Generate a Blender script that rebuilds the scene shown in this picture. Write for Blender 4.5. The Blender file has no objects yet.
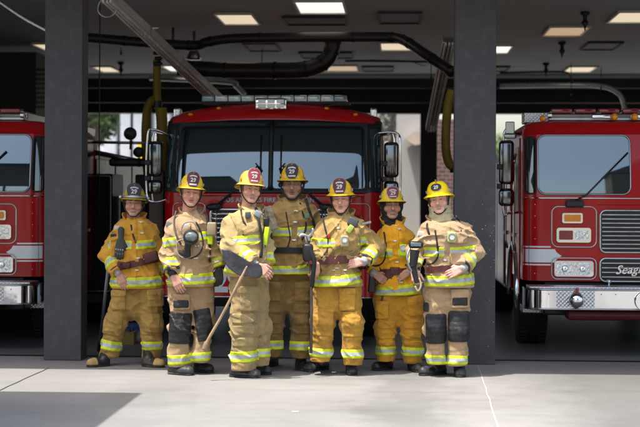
import bpy, bmesh, math, random
import numpy as np
from mathutils import Vector, Matrix, geometry
random.seed(7)
sc = bpy.context.scene
COL = sc.collection
R = math.radians
PI = math.pi
# ------------------------------------------------------------------ camera
F = 1511.0; CX = 320.0; CY = 200.0; CAMH = 1.67
TH = R(3.0); RO = R(0.25)
fwd = Vector((-math.sin(TH), math.cos(TH), 0)); rt0 = Vector((math.cos(TH), math.sin(TH), 0)); up0 = Vector((0, 0, 1))
rt = rt0*math.cos(RO) + up0*math.sin(RO)
upv = up0*math.cos(RO) - rt0*math.sin(RO)
CAM = Vector((0, 0, CAMH))
cd = bpy.data.cameras.new('camera'); cam = bpy.data.objects.new('camera', cd); COL.objects.link(cam)
cam.matrix_world = Matrix(((rt.x, upv.x, -fwd.x, 0), (rt.y, upv.y, -fwd.y, 0), (rt.z, upv.z, -fwd.z, CAMH), (0, 0, 0, 1)))
cd.sensor_width = 36; cd.lens = 85.0; cd.shift_y = -13.5/640
cd.clip_start = 0.5; cd.clip_end = 2000
cd.dof.use_dof = True; cd.dof.focus_distance = 14.4; cd.dof.aperture_fstop = 2.0
sc.camera = cam
def ray(px, py): return rt*((px-CX)/F) + upv*((CY-py)/F) + fwd
def at(px, py, d): return CAM + ray(px, py)*d
def ground(px, py, z=0.0):
    r = ray(px, py); return CAM + r*((z-CAMH)/r.z)
def onY(px, py, Y):
    r = ray(px, py); return CAM + r*(Y/r.y)
def onZ(px, py, z): return ground(px, py, z)
# ------------------------------------------------------------------ objects
def tag(o, label=None, cat=None, group=None, kind=None):
    if label: o['label'] = label
    if cat: o['category'] = cat
    if group: o['group'] = group
    if kind: o['kind'] = kind
    return o
def empty(name, loc=(0, 0, 0), rz=0.0, label=None, cat=None, group=None):
    o = bpy.data.objects.new(name, None); COL.objects.link(o)
    o.location = loc; o.rotation_euler = (0, 0, rz); o.empty_display_size = 0.2
    return tag(o, label, cat, group)
def link(name, V, Fc, mats, parent=None, smooth=False, mi=None, auto=None):
    me = bpy.data.meshes.new(name)
    me.from_pydata([tuple(v) for v in V], [], [tuple(f) for f in Fc])
    if not isinstance(mats, (list, tuple)): mats = [mats]
    for m in mats: me.materials.append(m)
    if mi is not None: me.polygons.foreach_set('material_index', mi)
    if smooth or auto:
        me.polygons.foreach_set('use_smooth', [True]*len(me.polygons))
        if auto: 
            me.set_sharp_from_angle(angle=R(auto))
    me.update()
    o = bpy.data.objects.new(name, me); COL.objects.link(o)
    if parent: o.parent = parent
    return o
class MB:
    def __init__(s): s.v = []; s.f = []; s.m = []
    def add(s, vf, m=0, M=None):
        v, f = vf; n = len(s.v)
        if M is not None: v = [M @ Vector(q) for q in v]
        s.v += [tuple(q) for q in v]; s.f += [tuple(i+n for i in q) for q in f]; s.m += [m]*len(f); return s
    def build(s, name, mats, parent=None, smooth=False, auto=None):
        return link(name, s.v, s.f, mats, parent, smooth, s.m, auto)
def box(x0, x1, y0, y1, z0, z1):
    v = [(x0,y0,z0),(x1,y0,z0),(x1,y1,z0),(x0,y1,z0),(x0,y0,z1),(x1,y0,z1),(x1,y1,z1),(x0,y1,z1)]
    f = [(0,3,2,1),(4,5,6,7),(0,1,5,4),(1,2,6,5),(2,3,7,6),(3,0,4,7)]
    return v, f
def rbox(x0, x1, y0, y1, z0, z1, r=0.02, seg=2):
    bm = bmesh.new(); v, f = box(x0, x1, y0, y1, z0, z1)
    vs = [bm.verts.new(q) for q in v]
    for q in f: bm.faces.new([vs[i] for i in q])
    r = min(r, .49*min(abs(x1-x0), abs(y1-y0), abs(z1-z0)))
    bmesh.ops.bevel(bm, geom=bm.edges[:], offset=r, segments=seg, profile=.5, affect='EDGES')
    bm.verts.index_update()
    out = [tuple(q.co) for q in bm.verts], [tuple(q.index for q in p.verts) for p in bm.faces]
    bm.free(); return out
def frame_of(d):
    d = Vector(d).normalized(); a = Vector((0, 0, 1)) if abs(d.z) < .9 else Vector((1, 0, 0))
    x = d.cross(a).normalized(); return x, x.cross(d).normalized()
def cyl(p0, p1, r0, r1=None, n=12, caps=True):
    p0 = Vector(p0); p1 = Vector(p1); r1 = r0 if r1 is None else r1
    a, b = frame_of(p1-p0); v = []
    for p, r in ((p0, r0), (p1, r1)):
        for i in range(n):
            t = 2*PI*i/n; v.append(p + a*(r*math.cos(t)) + b*(r*math.sin(t)))
    f = [(i, (i+1) % n, n+(i+1) % n, n+i) for i in range(n)]
    if caps: f += [tuple(range(n-1, -1, -1)), tuple(range(n, 2*n))]
    return v, f
def tube(pts, r, n=8, closed=False, caps=True):
    pts = [Vector(p) for p in pts]; m = len(pts)
    rs = r if isinstance(r, (list, tuple)) else [r]*m
    v = []; a = None
    for i, p in enumerate(pts):
        d = (pts[(i+1) % m]-pts[i-1]) if (closed or 0 < i < m-1) else (pts[1]-pts[0] if i == 0 else pts[-1]-pts[-2])
        d.normalize()
        if a is None: a, b = frame_of(d)
        else:
            a = (a - d*a.dot(d)).normalized(); b = d.cross(a)
        b = d.cross(a)
        for k in range(n):
            t = 2*PI*k/n; v.append(p + a*(rs[i]*math.cos(t)) + b*(rs[i]*math.sin(t)))
    f = []
    for i in range(m if closed else m-1):
        j = (i+1) % m
        for k in range(n): f.append((i*n+k, i*n+(k+1) % n, j*n+(k+1) % n, j*n+k))
    if caps and not closed: f += [tuple(range(n-1, -1, -1)), tuple(range((m-1)*n, m*n))]
    return v, f
def smoothpath(pts, k=6):
    P = [Vector(p) for p in pts]; out = []
    for i in range(len(P)-1):
        p0 = P[max(i-1, 0)]; p1 = P[i]; p2 = P[i+1]; p3 = P[min(i+2, len(P)-1)]
        for j in range(k):
            t = j/k
            out.append(.5*((2*p1)+(p2-p0)*t+(2*p0-5*p1+4*p2-p3)*t*t+(3*p1-p0-3*p2+p3)*t**3))
    out.append(P[-1]); return out
def lathe(prof, p, d, n=20):
    """prof: (r, h) along direction d from p"""
    p = Vector(p); d = Vector(d).normalized(); a, b = frame_of(d); v = []
    for r, h in prof:
        for i in range(n):
            t = 2*PI*i/n; v.append(p + d*h + a*(r*math.cos(t)) + b*(r*math.sin(t)))
    m = len(prof)
    f = [(j*n+i, j*n+(i+1) % n, (j+1)*n+(i+1) % n, (j+1)*n+i) for j in range(m-1) for i in range(n)]
    f += [tuple(range(n-1, -1, -1)), tuple(range((m-1)*n, m*n))]
    return v, f
def ring(p, d, r0, r1, h, n=24):
    return lathe([(r0, 0), (r1, 0), (r1, h), (r0, h), (r0, 0)], p, d, n)
def sphere(c, r, n=14, m=8):
    c = Vector(c); r = (r, r, r) if not isinstance(r, (tuple, list)) else r
    v = [c+Vector((0, 0, -r[2]))]
    for j in range(1, m):
        ph = PI*j/m
        for i in range(n):
            t = 2*PI*i/n; v.append(c+Vector((r[0]*math.sin(ph)*math.cos(t), r[1]*math.sin(ph)*math.sin(t), -r[2]*math.cos(ph))))
    v.append(c+Vector((0, 0, r[2]))); f = []
    for i in range(n): f.append((0, 1+(i+1) % n, 1+i))
    for j in range(m-2):
        for i in range(n):
            a = 1+j*n; f.append((a+i, a+(i+1) % n, a+n+(i+1) % n, a+n+i))
    e = len(v)-1; a = 1+(m-2)*n
    for i in range(n): f.append((a+i, a+(i+1) % n, e))
    return v, f
def prism(poly, y0, y1):
    """poly in (x,z) extruded in y"""
    n = len(poly)
    v = [(x, y0, z) for x, z in poly] + [(x, y1, z) for x, z in poly]
    tris = geometry.tessellate_polygon([[Vector((x, z, 0)) for x, z in poly]])
    f = [tuple(t) for t in tris] + [tuple(i+n for i in reversed(t)) for t in tris]
    f += [(i, i+n, (i+1) % n+n, (i+1) % n) for i in range(n)]
    return v, f
# ------------------------------------------------------------------ materials
MATS = {}
def nt(m): return m.node_tree.nodes, m.node_tree.links
def mat(name, col, rough=.6, metal=0., var=.15, scale=6., bump=0., bscale=40., ior=1.45, coat=0., emit=None, es=0., dirt=None, dscale=2., spec=None, stretch=None):
    if name in MATS: return MATS[name]
    m = bpy.data.materials.new(name); m.use_nodes = True; N, Lk = nt(m)
    b = N['Principled BSDF']; b.inputs['Roughness'].default_value = rough; b.inputs['Metallic'].default_value = metal
    b.inputs['IOR'].default_value = ior; b.inputs['Coat Weight'].default_value = coat; b.inputs['Coat Roughness'].default_value = .05
    if spec is not None: b.inputs['Specular IOR Level'].default_value = spec
    c = tuple(col)+(1,)
    b.inputs['Base Color'].default_value = c
    if emit: b.inputs['Emission Color'].default_value = tuple(emit)+(1,); b.inputs['Emission Strength'].default_value = es
    tc = N.new('ShaderNodeTexCoord'); src = tc.outputs['Object']
    if stretch:
        mp = N.new('ShaderNodeMapping'); mp.inputs['Scale'].default_value = stretch; Lk.new(src, mp.inputs[0]); src = mp.outputs[0]
    out = None
    if var > 0:
        n1 = N.new('ShaderNodeTexNoise'); n1.inputs['Scale'].default_value = scale; n1.inputs['Detail'].default_value = 6; Lk.new(src, n1.inputs['Vector'])
        mr = N.new('ShaderNodeMapRange'); mr.inputs['From Min'].default_value = .3; mr.inputs['From Max'].default_value = .7
        mr.inputs['To Min'].default_value = 1-var; mr.inputs['To Max'].default_value = 1+var; Lk.new(n1.outputs[0], mr.inputs[0])
        mx = N.new('ShaderNodeVectorMath'); mx.operation = 'SCALE'; mx.inputs[0].default_value = col; Lk.new(mr.outputs[0], mx.inputs['Scale'])
        out = mx.outputs[0]
        rr = N.new('ShaderNodeMapRange'); rr.inputs['To Min'].default_value = max(0, rough-.12*var/.15); rr.inputs['To Max'].default_value = min(1, rough+.12*var/.15)
        Lk.new(n1.outputs[0], rr.inputs[0]); Lk.new(rr.outputs[0], b.inputs['Roughness'])
    if dirt:
        n2 = N.new('ShaderNodeTexNoise'); n2.inputs['Scale'].default_value = dscale; n2.inputs['Detail'].default_value = 8; n2.inputs['Roughness'].default_value = .65; Lk.new(src, n2.inputs['Vector'])
        mr2 = N.new('ShaderNodeMapRange'); mr2.inputs['From Min'].default_value = .5; mr2.inputs['From Max'].default_value = .72; mr2.inputs['To Max'].default_value = dirt[3]; Lk.new(n2.outputs[0], mr2.inputs[0])
        mm = N.new('ShaderNodeMix'); mm.data_type = 'RGBA'; Lk.new(mr2.outputs[0], mm.inputs[0])
        if out: Lk.new(out, mm.inputs[6])
        else: mm.inputs[6].default_value = c
        mm.inputs[7].default_value = tuple(dirt[:3])+(1,); out = mm.outputs[2]
    if out: Lk.new(out, b.inputs['Base Color'])
    if bump > 0:
        n3 = N.new('ShaderNodeTexNoise'); n3.inputs['Scale'].default_value = bscale; n3.inputs['Detail'].default_value = 4; Lk.new(src, n3.inputs['Vector'])
        bp = N.new('ShaderNodeBump'); bp.inputs['Strength'].default_value = bump; bp.inputs['Distance'].default_value = .01; Lk.new(n3.outputs[0], bp.inputs['Height']); Lk.new(bp.outputs[0], b.inputs['Normal'])
    MATS[name] = m; return m
def emis(name, col, s):
    return mat(name, (.8, .8, .8), .5, var=0, emit=col, es=s)
red = mat('fire_red', (.43, .006, .008), .25, var=.06, scale=3, coat=.4, spec=.25, dirt=(.14, .02, .02, .3), dscale=3)
redroof = red
chrome = mat('chrome', (.78, .79, .8), .08, 1., var=.05, scale=5, bump=.16, bscale=4)
steel = mat('steel', (.45, .46, .47), .3, 1., var=.12, scale=8)
blackp = mat('black_plastic', (.012, .012, .013), .4, var=.2)
blackr = mat('black_rubber', (.014, .014, .015), .7, var=.25, bump=.2)
blackm = mat('black_metal', (.02, .02, .022), .35, .3, var=.2)
whitep = mat('white_vinyl', (.75, .76, .78), .35, var=.05)
amber = mat('amber_lens', (.8, .25, .01), .2, var=.1, coat=.5)
redlens = mat('red_lens', (.22, .005, .014), .15, var=.15, coat=.8)
clearlens = mat('clear_lens', (.62, .64, .66), .14, .92, var=.35, scale=45, bump=.5, bscale=38, coat=.6)
glass = mat('cab_glass', (.008, .014, .018), .025, var=0, ior=2.45)
MATS['cab_glass'].node_tree.nodes['Principled BSDF'].inputs['Specular Tint'].default_value = (.82, .95, 1, 1)
sideglass = mat('side_glass', (.012, .018, .02), .04, var=0, ior=2.2)
gold = mat('gold_leaf', (.7, .5, .2), .3, .8, var=.1)
def diamond(name):
    m = bpy.data.materials.new(name); m.use_nodes = True; N, Lk = nt(m); b = N['Principled BSDF']
    b.inputs['Base Color'].default_value = (.5, .5, .51, 1) if name == 'diamond_plate' else (.012, .012, .013, 1); b.inputs['Metallic'].default_value = 1 if name == 'diamond_plate' else .6; b.inputs['Roughness'].default_value = .3
    tc = N.new('ShaderNodeTexCoord'); mp = N.new('ShaderNodeMapping'); mp.inputs['Rotation'].default_value = (.0, R(45), 0); mp.inputs['Scale'].default_value = (34, 34, 34); Lk.new(tc.outputs['Object'], mp.inputs[0])
    ck = N.new('ShaderNodeTexVoronoi'); ck.inputs['Scale'].default_value = 1; ck.inputs['Randomness'].default_value = 0; Lk.new(mp.outputs[0], ck.inputs['Vector'])
    bp = N.new('ShaderNodeBump'); bp.inputs['Strength'].default_value = .8; bp.inputs['Distance'].default_value = .01; bp.invert = True; Lk.new(ck.outputs['Distance'], bp.inputs['Height']); Lk.new(bp.outputs[0], b.inputs['Normal'])
    return m
dplate = diamond('diamond_plate'); bplate = diamond('black_plate')
# ------------------------------------------------------------------ text
def textmesh(s, size=1.0, shear=0.0, bold=0.0, space=1.0):
    cu = bpy.data.curves.new('t', 'FONT'); cu.body = s; cu.size = size; cu.shear = shear; cu.offset = bold; cu.space_character = space
    cu.align_x = 'CENTER'; cu.align_y = 'CENTER'; cu.extrude = 0.0; cu.resolution_u = 3
    o = bpy.data.objects.new('t', cu); COL.objects.link(o); bpy.context.view_layer.update()
    dg = bpy.context.evaluated_depsgraph_get(); me = bpy.data.meshes.new_from_object(o.evaluated_get(dg))
    v = [tuple(q.co) for q in me.vertices]; f = [tuple(p.vertices) for p in me.polygons]
    bpy.data.objects.remove(o); bpy.data.curves.remove(cu); bpy.data.meshes.remove(me)
    if v:
        xs = [q[0] for q in v]; ys = [q[1] for q in v]; mx = (min(xs)+max(xs))/2; my = (min(ys)+max(ys))/2
        v = [(q[0]-mx, q[1]-my) for q in v]
    return v, f
def text_on(s, width, fn, thick=.003, **kw):
    """fn(x, z) -> 3D point; text is laid out in x,z and scaled to width; gives a thin solid"""
    v, f = textmesh(s, 1.0, **kw); w = max(q[0] for q in v)-min(q[0] for q in v); k = width/w
    V = [fn(q[0]*k, q[1]*k, 0) for q in v] + [fn(q[0]*k, q[1]*k, thick) for q in v]; n = len(v)
    Fc = [tuple(t) for t in f] + [tuple(i+n for i in reversed(t)) for t in f]
    return V, Fc
# ================================================================== SETTING
def concrete(name, base, dark_bands=False, rough=.85):
    m = bpy.data.materials.new(name); m.use_nodes = True; N, Lk = nt(m); b = N['Principled BSDF']
    tc = N.new('ShaderNodeTexCoord')
    def noise(sc_, det, ro=.6, st=None):
        n = N.new('ShaderNodeTexNoise'); n.inputs['Scale'].default_value = sc_; n.inputs['Detail'].default_value = det; n.inputs['Roughness'].default_value = ro
        if st:
            mp = N.new('ShaderNodeMapping'); mp.inputs['Scale'].default_value = st; Lk.new(tc.outputs['Object'], mp.inputs[0]); Lk.new(mp.outputs[0], n.inputs['Vector'])
        else: Lk.new(tc.outputs['Object'], n.inputs['Vector'])
        return n.outputs[0]
    def mr(s, a, b_, c, d):
        q = N.new('ShaderNodeMapRange'); q.inputs[1].default_value = a; q.inputs[2].default_value = b_; q.inputs[3].default_value = c; q.inputs[4].default_value = d; Lk.new(s, q.inputs[0]); return q.outputs[0]
    def mul(a, c):
        q = N.new('ShaderNodeMath'); q.operation = 'MULTIPLY'; Lk.new(a, q.inputs[0])
        if isinstance(c, float): q.inputs[1].default_value = c
        else: Lk.new(c, q.inputs[1])
        return q.outputs[0]
    v = mul(mr(noise(.7, 5), .3, .7, .86, 1.1), mr(noise(5, 8, .7), .3, .7, .93, 1.06))
    v = mul(v, mr(noise(2.2, 6, .6, (.35, 1.6, 1)), .52, .74, 1.0, .84))
    v = mul(v, mr(noise(160, 3), .3, .7, .93, 1.07))
    v = mul(v, mr(noise(26, 2), .69, .73, 1.0, .55))
    if dark_bands:  # soft-edged bands at set x positions, darker than the slab
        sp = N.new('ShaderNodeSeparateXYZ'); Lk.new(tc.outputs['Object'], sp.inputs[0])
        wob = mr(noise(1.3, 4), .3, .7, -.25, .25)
        for xc, w, dk in dark_bands:
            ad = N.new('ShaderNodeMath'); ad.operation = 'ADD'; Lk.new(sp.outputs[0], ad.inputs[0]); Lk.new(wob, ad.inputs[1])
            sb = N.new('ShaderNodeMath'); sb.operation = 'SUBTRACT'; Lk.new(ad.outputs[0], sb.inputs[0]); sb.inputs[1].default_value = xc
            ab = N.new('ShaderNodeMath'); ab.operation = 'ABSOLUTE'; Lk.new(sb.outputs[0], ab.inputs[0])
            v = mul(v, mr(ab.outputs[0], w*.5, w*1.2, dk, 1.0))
    vm = N.new('ShaderNodeVectorMath'); vm.operation = 'SCALE'; vm.inputs[0].default_value = base; Lk.new(v, vm.inputs['Scale']); Lk.new(vm.outputs[0], b.inputs['Base Color'])
    b.inputs['Roughness'].default_value = rough
    bp = N.new('ShaderNodeBump'); bp.inputs['Strength'].default_value = .25; bp.inputs['Distance'].default_value = .004; Lk.new(noise(70, 6), bp.inputs['Height']); Lk.new(bp.outputs[0], b.inputs['Normal'])
    return m
YF = 15.45          # front face of the columns
YR = 33.0           # rear wall
CEIL = 4.3
XL = -9.2; XR = 9.5
def sheet(name, x0, x1, y0, y1, z, m, n=1):
    o = link(name, [(x0, y0, z), (x1, y0, z), (x1, y1, z), (x0, y1, z)], [(0, 1, 2, 3)], m); o['kind'] = 'structure'; return o
asph = concrete('street_asphalt', (.06, .06, .062), rough=.9)
sheet('ground', -900, 900, -900, 900, -.02, mat('ground_earth', (.16, .15, .11), .95, scale=.3, var=.3))
sheet('road', -120, 120, -14, -2, -.012, asph)
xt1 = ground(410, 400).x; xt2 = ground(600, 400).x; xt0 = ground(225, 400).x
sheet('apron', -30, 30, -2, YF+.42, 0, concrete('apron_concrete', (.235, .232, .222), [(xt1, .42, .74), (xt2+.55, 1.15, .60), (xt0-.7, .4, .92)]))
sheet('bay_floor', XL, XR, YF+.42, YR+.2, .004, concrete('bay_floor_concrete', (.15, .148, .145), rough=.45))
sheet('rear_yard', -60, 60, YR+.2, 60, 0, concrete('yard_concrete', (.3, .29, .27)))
# joints
def strip(name, p, q, w, m, z=.004):
    p = Vector(p); q = Vector(q); d = (q-p).normalized(); s = Vector((-d.y, d.x, 0))*w/2
    n = 14; V = []
    for i in range(n+1):
        c = p.lerp(q, i/n) + Vector((random.uniform(-1, 1), 0, 0))*.006; V += [(c.x-s.x, c.y-s.y, z), (c.x+s.x, c.y+s.y, z)]
    o = link(name, V, [(2*i, 2*i+1, 2*i+3, 2*i+2) for i in range(n)], m); o['kind'] = 'structure'; return o
jm = mat('joint_dark', (.06, .058, .055), .9)
strip('apron_joint', ground(-60, 418), ground(49, 368), .012, jm)
strip('apron_joint', ground(478, 366), ground(506, 450), .009, mat('chalky_joint', (.40, .39, .45), .9, scale=20, var=.3))
strip('bay_threshold', (XL, YF+.42, 0), (XR, YF+.42, 0), .05, mat('threshold_steel', (.05, .05, .052), .5, .4), .010)
q_ = ground(295, 412)
o = MB().add(rbox(-.022, .012, -.014, .014, 0, .006, .002)).add(rbox(.015, .032, -.008, .010, 0, .005, .002)).build('paper_scrap', mat('paper', (.7, .68, .62), .9)); o.location = (q_.x, q_.y, .001); o.rotation_euler = (0, 0, .3); tag(o, 'small white torn paper scrap lying on the sunlit apron', 'litter')
# facade columns
colm = mat('column_paint', (.055, .052, .058), .55, var=.08, scale=2, bump=.05, dirt=(.3, .3, .3, .10), dscale=9)
def column(px0, px1, name='bay_column', lab=''):
    a = ground(px0, 361.0); b = ground(px1, 363.0)
    s = 1511/15.5
    x0 = a.x*(YF/a.y); x1 = b.x*(YF/b.y)
    root = empty(name, ((x0+x1)/2, YF, 0), 0, lab, 'column'); w = (x1-x0)/2
    mb = MB(); mb.add(rbox(-w, w, 0, .30, .0, 4.0, .008)); mb.build('shaft', colm, root)
    mb = MB()
    for k in range(26 if px0 > 300 else 0):     # paint chips low on the column
        x = random.uniform(-w*.9, w*.95) if px0 < 300 else min(w*.95, w*(1-abs(random.gauss(0, .45)))); z = random.triangular(.1, 1.7, 1.3); r = random.uniform(.0015, .0042)
        mb.add(box(x-r, x+r, -.0015, .001, z-r, z+r*random.uniform(.8, 2)))
    if mb.v: mb.build('paint_chips', mat('chip_white', (.5, .5, .5), .8), root)
    return root
column(43.5, 81, lab='dark grey square column at the left of the crew')
column(453.5, 495, lab='dark grey square column with white paint chips, right of the crew')
# unseen neighbours carrying the front beam
wallm = mat('stucco', (.12, .115, .11), .85, bump=.2)
root = empty('station_roof', (0, 0, 0), 0, 'dark roof slab and front beam over the engine bays', 'roof')
ceilm = mat('ceiling_paint', (.42, .455, .445), .8, var=.05, scale=1.2)
mb = MB(); mb.add(box(XL, XR, YF+.42, YR, CEIL, CEIL+.12)); mb.build('ceiling', ceilm, root)
mb = MB(); mb.add(box(XL, XR, YF-.05, YF+.42, 3.98, 5.2)); mb.add(box(XL, XR, 13.72, YF-.052, 3.98, 4.12)); mb.add(box(XL, XR, YF+.42, YR+.3, 4.424, 5.2)); mb.build('slab', wallm, root)
darkm = mat('dark_steel', (.035, .034, .036), .55, var=.2)
mb = MB(); mb.add(box(XL, XR, YR-.1, YR+.25, 3.56, CEIL-.003)); mb.build('rear_beam', darkm, root)
mb = MB()
for z, y in ((3.75, YR-.7), (4.02, YR-1.3)): mb.add(box(XL, XR, y, y+.12, z, z+.2))
mb.build('cross_beam', darkm, root)
for nm, x in (('side_wall', XL), ('side_wall', XR)):
    mb = MB(); mb.add(box(x-.2, x, YF-.05, YR+.3, 0, 5.2)) if x < 0 else mb.add(box(x, x+.2, YF-.05, YR+.3, 0, 5.2))
    o = mb.build(nm, mat('side_wall_paint', (.1, .1, .1), .8)); tag(o, 'dark side wall of the engine bay at the far '+('left' if x < 0 else 'right')+' end', 'wall')
# rear posts
def rear_post(px0, px1, lab, y=YR-.05):
    a = onY(px0, 200, y); b = onY(px1, 200, y)
    mb = MB(); mb.add(rbox(0, b.x-a.x, 0, .3, 0, 3.558, .01)); o = mb.build('rear_post', darkm); o.location = (a.x, y, 0); tag(o, lab, 'column'); return o
rear_post(420, 437, 'black rear post beside the brick wall, seen behind the crew')
rear_post(232, 250, 'black rear post hidden mostly behind the centre fire engine')
rear_post(-60, 36, 'dark wall pier at the back of the left bay')
# dark mezzanine block at far left
mb = MB()
a = onY(-90, 110, 24.); b = onY(36, 52, 24.)
mb.add(box(a.x, b.x, 24., 26.5, 0, b.z)); o = mb.build('storage_room', mat('black_panel', (.012, .012, .013), .6))
root = empty('storage_mezzanine', (0, 0, 0), 0, 'black storage room at the back of the left bay with a louvred side', 'storage room'); o.parent = root; o.name = 'panel'
mb = MB(); c = onY(47, 95, 24.)
for k in range(9): mb.add(box(b.x+.005, c.x, 24.02+.02*(k % 2), 24.1, b.z-.3-k*.075, b.z-.262-k*.075))
mb.build('louvre', blackm, root)
# ------------------------------------------------------------------ ceiling fixtures
lit = emis('troffer_lit', (1, .82, .56), 0.27); dim = emis('troffer_dim', (1, .66, .36), .15); bright = emis('troffer_bright', (1, .92, .8), 0.42)
fr = mat('fixture_frame', (.5, .49, .47), .5); dk = mat('vent_dark', (.05, .05, .05), .7); grey = mat('vent_grey', (.2, .2, .2), .7)
def fixture(pxl, pxr, pyn, kind, lab, L=1.22, name='ceiling_light', cat='light', group='recessed lights in the bay ceiling'):
    z = CEIL-.004
    a = onZ(pxl, pyn, z); b = onZ(pxr, pyn, z); w = min(max((b.x-a.x), .3), 1.5)
    root = empty(name, ((a.x+b.x)/2, a.y, z), 0, lab, cat, group)
    mb = MB(); t = .03
    for q in ((-w/2-t, w/2+t, -t, 0), (-w/2-t, w/2+t, L, L+t), (-w/2-t, -w/2, 0, L), (w/2, w/2+t, 0, L)): mb.add(box(q[0], q[1], q[2], q[3], -.03, 0))
    mb.build('frame', fr if kind in (lit, dim, bright) else dk, root)
    mb = MB(); mb.add(box(-w/2, w/2, 0, L, -.012, -.002)); mb.build('diffuser' if kind in (lit, dim, bright) else 'grille', kind, root)
    return root
fixture(215.5, 251, 13.2, lit, 'lit cream ceiling light above the left half of the centre engine')
fixture(295, 342, .5, bright, 'brightest white ceiling light at the very top edge above the centre engine')
fixture(381, 412, 42, lit, 'lit ceiling light between the black pipe and the right column')
fixture(324, 356, 65, dim, 'dim orange ceiling light beside the duct elbow')
fixture(551, 589, 26, dim, 'dim brownish ceiling light above the right engine')
fixture(620, 655, 11, lit, 'lit ceiling light cut by the right edge of the photo')
fixture(570, 597, 66, lit, 'small lit ceiling light right above the right engine roof')
fixture(493, 512, 45, bright, 'small white ceiling light just right of the right column')
fixture(92, 110, 66, lit, 'small lit ceiling light just right of the left column')
fixture(163, 176, 65, bright, 'tiny bright ceiling light under the slanted silver rail')
fixture(34, 47, 43, lit, 'small lit ceiling light left of the left column')
V_ = 'ceiling vents among the lights'
fixture(284, 343, 16.5, dk, 'long dark ceiling vent with white ends above the duct elbow', L=.9, name='ceiling_vent', cat='vent', group=V_)
fixture(300, 350, 52, dk, 'dark ceiling vent with white ends behind the elbow pipe', L=1.0, name='ceiling_vent', cat='vent', group=V_)
fixture(380, 420, 12, grey, 'grey square ceiling vent near the right column top', L=1.22, name='ceiling_vent', cat='vent', group=V_)
fixture(363, 392, 66, grey, 'small grey ceiling vent right of the dim light', L=1.0, name='ceiling_vent', cat='vent', group=V_)
fixture(590, 622, 42, grey, 'grey ceiling vent right of the centre of the right bay', L=1.1, name='ceiling_vent', cat='vent', group=V_)
fixture(244, 274, 43, grey, 'grey ceiling vent left of the duct elbow', L=1.2, name='ceiling_vent', cat='vent', group=V_)
fixture(494, 508, 66, grey, 'narrow grey ceiling vent beside the right column', L=1.0, name='ceiling_vent', cat='vent', group=V_)
for px, py, lab in ((585, 12, 'black heat detector nearest the right edge light'), (562, 42, 'black heat detector in the middle of the right bay ceiling'), (546, 63, 'black heat detector farthest back in the right bay'), (121, 62, 'black heat detector under the left bay ceiling')):
    p = onZ(px, py, CEIL); mb = MB(); mb.add(lathe([(.06, 0), (.07, .03), (.03, .06), (.03, .12), (.055, .15), (.02, .2), (.004, .27)], (0, 0, 0), (0, 0, -1), 12))
    o = mb.build('heat_detector', blackp, smooth=True); o.location = p; tag(o, lab, 'heat detector', 'heat detectors on the bay ceiling')
# ------------------------------------------------------------------ pipes
def pipe(name, pts, r, m, lab, cat='pipe', n=14, bands=None):
    P = smoothpath(pts, 7); o = MB().add(tube(P, r, n)); 
    root = empty(name, P[0], 0, lab, cat); o.v = [tuple(Vector(v)-P[0]) for v in o.v]; o.build('run', m, root, smooth=True)
    if bands:
        for i in range(2, len(P)-1, bands):
            d = (P[i+1]-P[i]).normalized(); MB().add(cyl(P[i]-P[0]-d*.02, P[i]-P[0]+d*.02, r*1.1, n=n)).build('clamp', blackm, root, smooth=False)
    return root
pm = mat('pipe_black', (.025, .025, .027), .38, var=.2)
Yp = 24.
pipe('exhaust_pipe', [onY(60, 36, 20.8), onY(92, 38, 20.8), onY(150, 43, 20.8), onY(194, 45.5, 20.8), onY(208, 42, 20.7), onY(235, 38.5, 20.6), onY(300, 37.5, 20.5), onY(370, 37, 20.5), onY(392, 37.5, 20.5), onY(405, 41, 20.3), onY(422, 52, 20), onY(440, 64, 19.8), onY(452, 72, 19.6)], .068, pm, 'long black exhaust pipe crossing the ceiling above the centre engine', bands=9)
pipe('duct_elbow', [onY(333, 41, 20.8), onY(332, 48, 20.8), onY(328, 58, 20.8), onY(317, 66, 20.8), onY(300, 70, 20.8), onY(270, 70.5, 20.9), onY(225, 70, 20.9), onY(178, 68, 20.9)], .112, pm, 'thick black duct elbow bending left below the long pipe', 'duct', bands=8)
pipe('conduit', [onY(245, 95, 30.5), onY(236, 86, 30.5), onY(228, 82, 30.5), onY(150, 78, 30.8)], .05, steel, 'grey conduit with a short bend behind the light bar')
pipe('conduit', [onY(500, 86, 31.2), onY(560, 85, 31.2), onY(600, 86, 31.2), onY(618, 93, 31.2), onY(624, 105, 31.2), onY(625, 122, 31.2)], .05, steel, 'grey conduit bending down behind the right engine roof')
pipe('ceiling_cable', [onZ(370, 60, 4.2), onY(410, 62, 29), onY(425, 66, 28), onY(432, 60, 27)], .012, blackm, 'thin black cable near the top of the right rail')
rail_p = onY(-12, -6, 18.5)
pipe('door_track', [onY(-12, -6, 18.5), onY(20, 16, 20.5), onY(48, 31, 22.5)], .03, steel, 'thin sloping door track under the left bay ceiling')
pipe('door_track', [onY(560, -12, 17.4), onY(600, -6, 17.4)], .03, steel, 'door track stub above the right bay')
pipe('sprinkler_pipe', [onY(93, 18, 24), onY(160, 17, 24), onY(250, 17.5, 24), onY(290, 18, 24)], .022, pm, 'thin dark sprinkler pipe above the long exhaust pipe')
pipe('sprinkler_pipe', [onY(500, 73, 30), onY(560, 72, 30), onY(570, 76, 30), onY(572, 84, 30)], .022, pm, 'thin dark pipe across the back of the right bay ceiling')
pipe('sprinkler_pipe', [onY(345, 61, 27), onY(380, 61, 27), onY(437, 62, 27)], .02, pm, 'thin dark pipe behind the right end of the long exhaust pipe')
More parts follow.
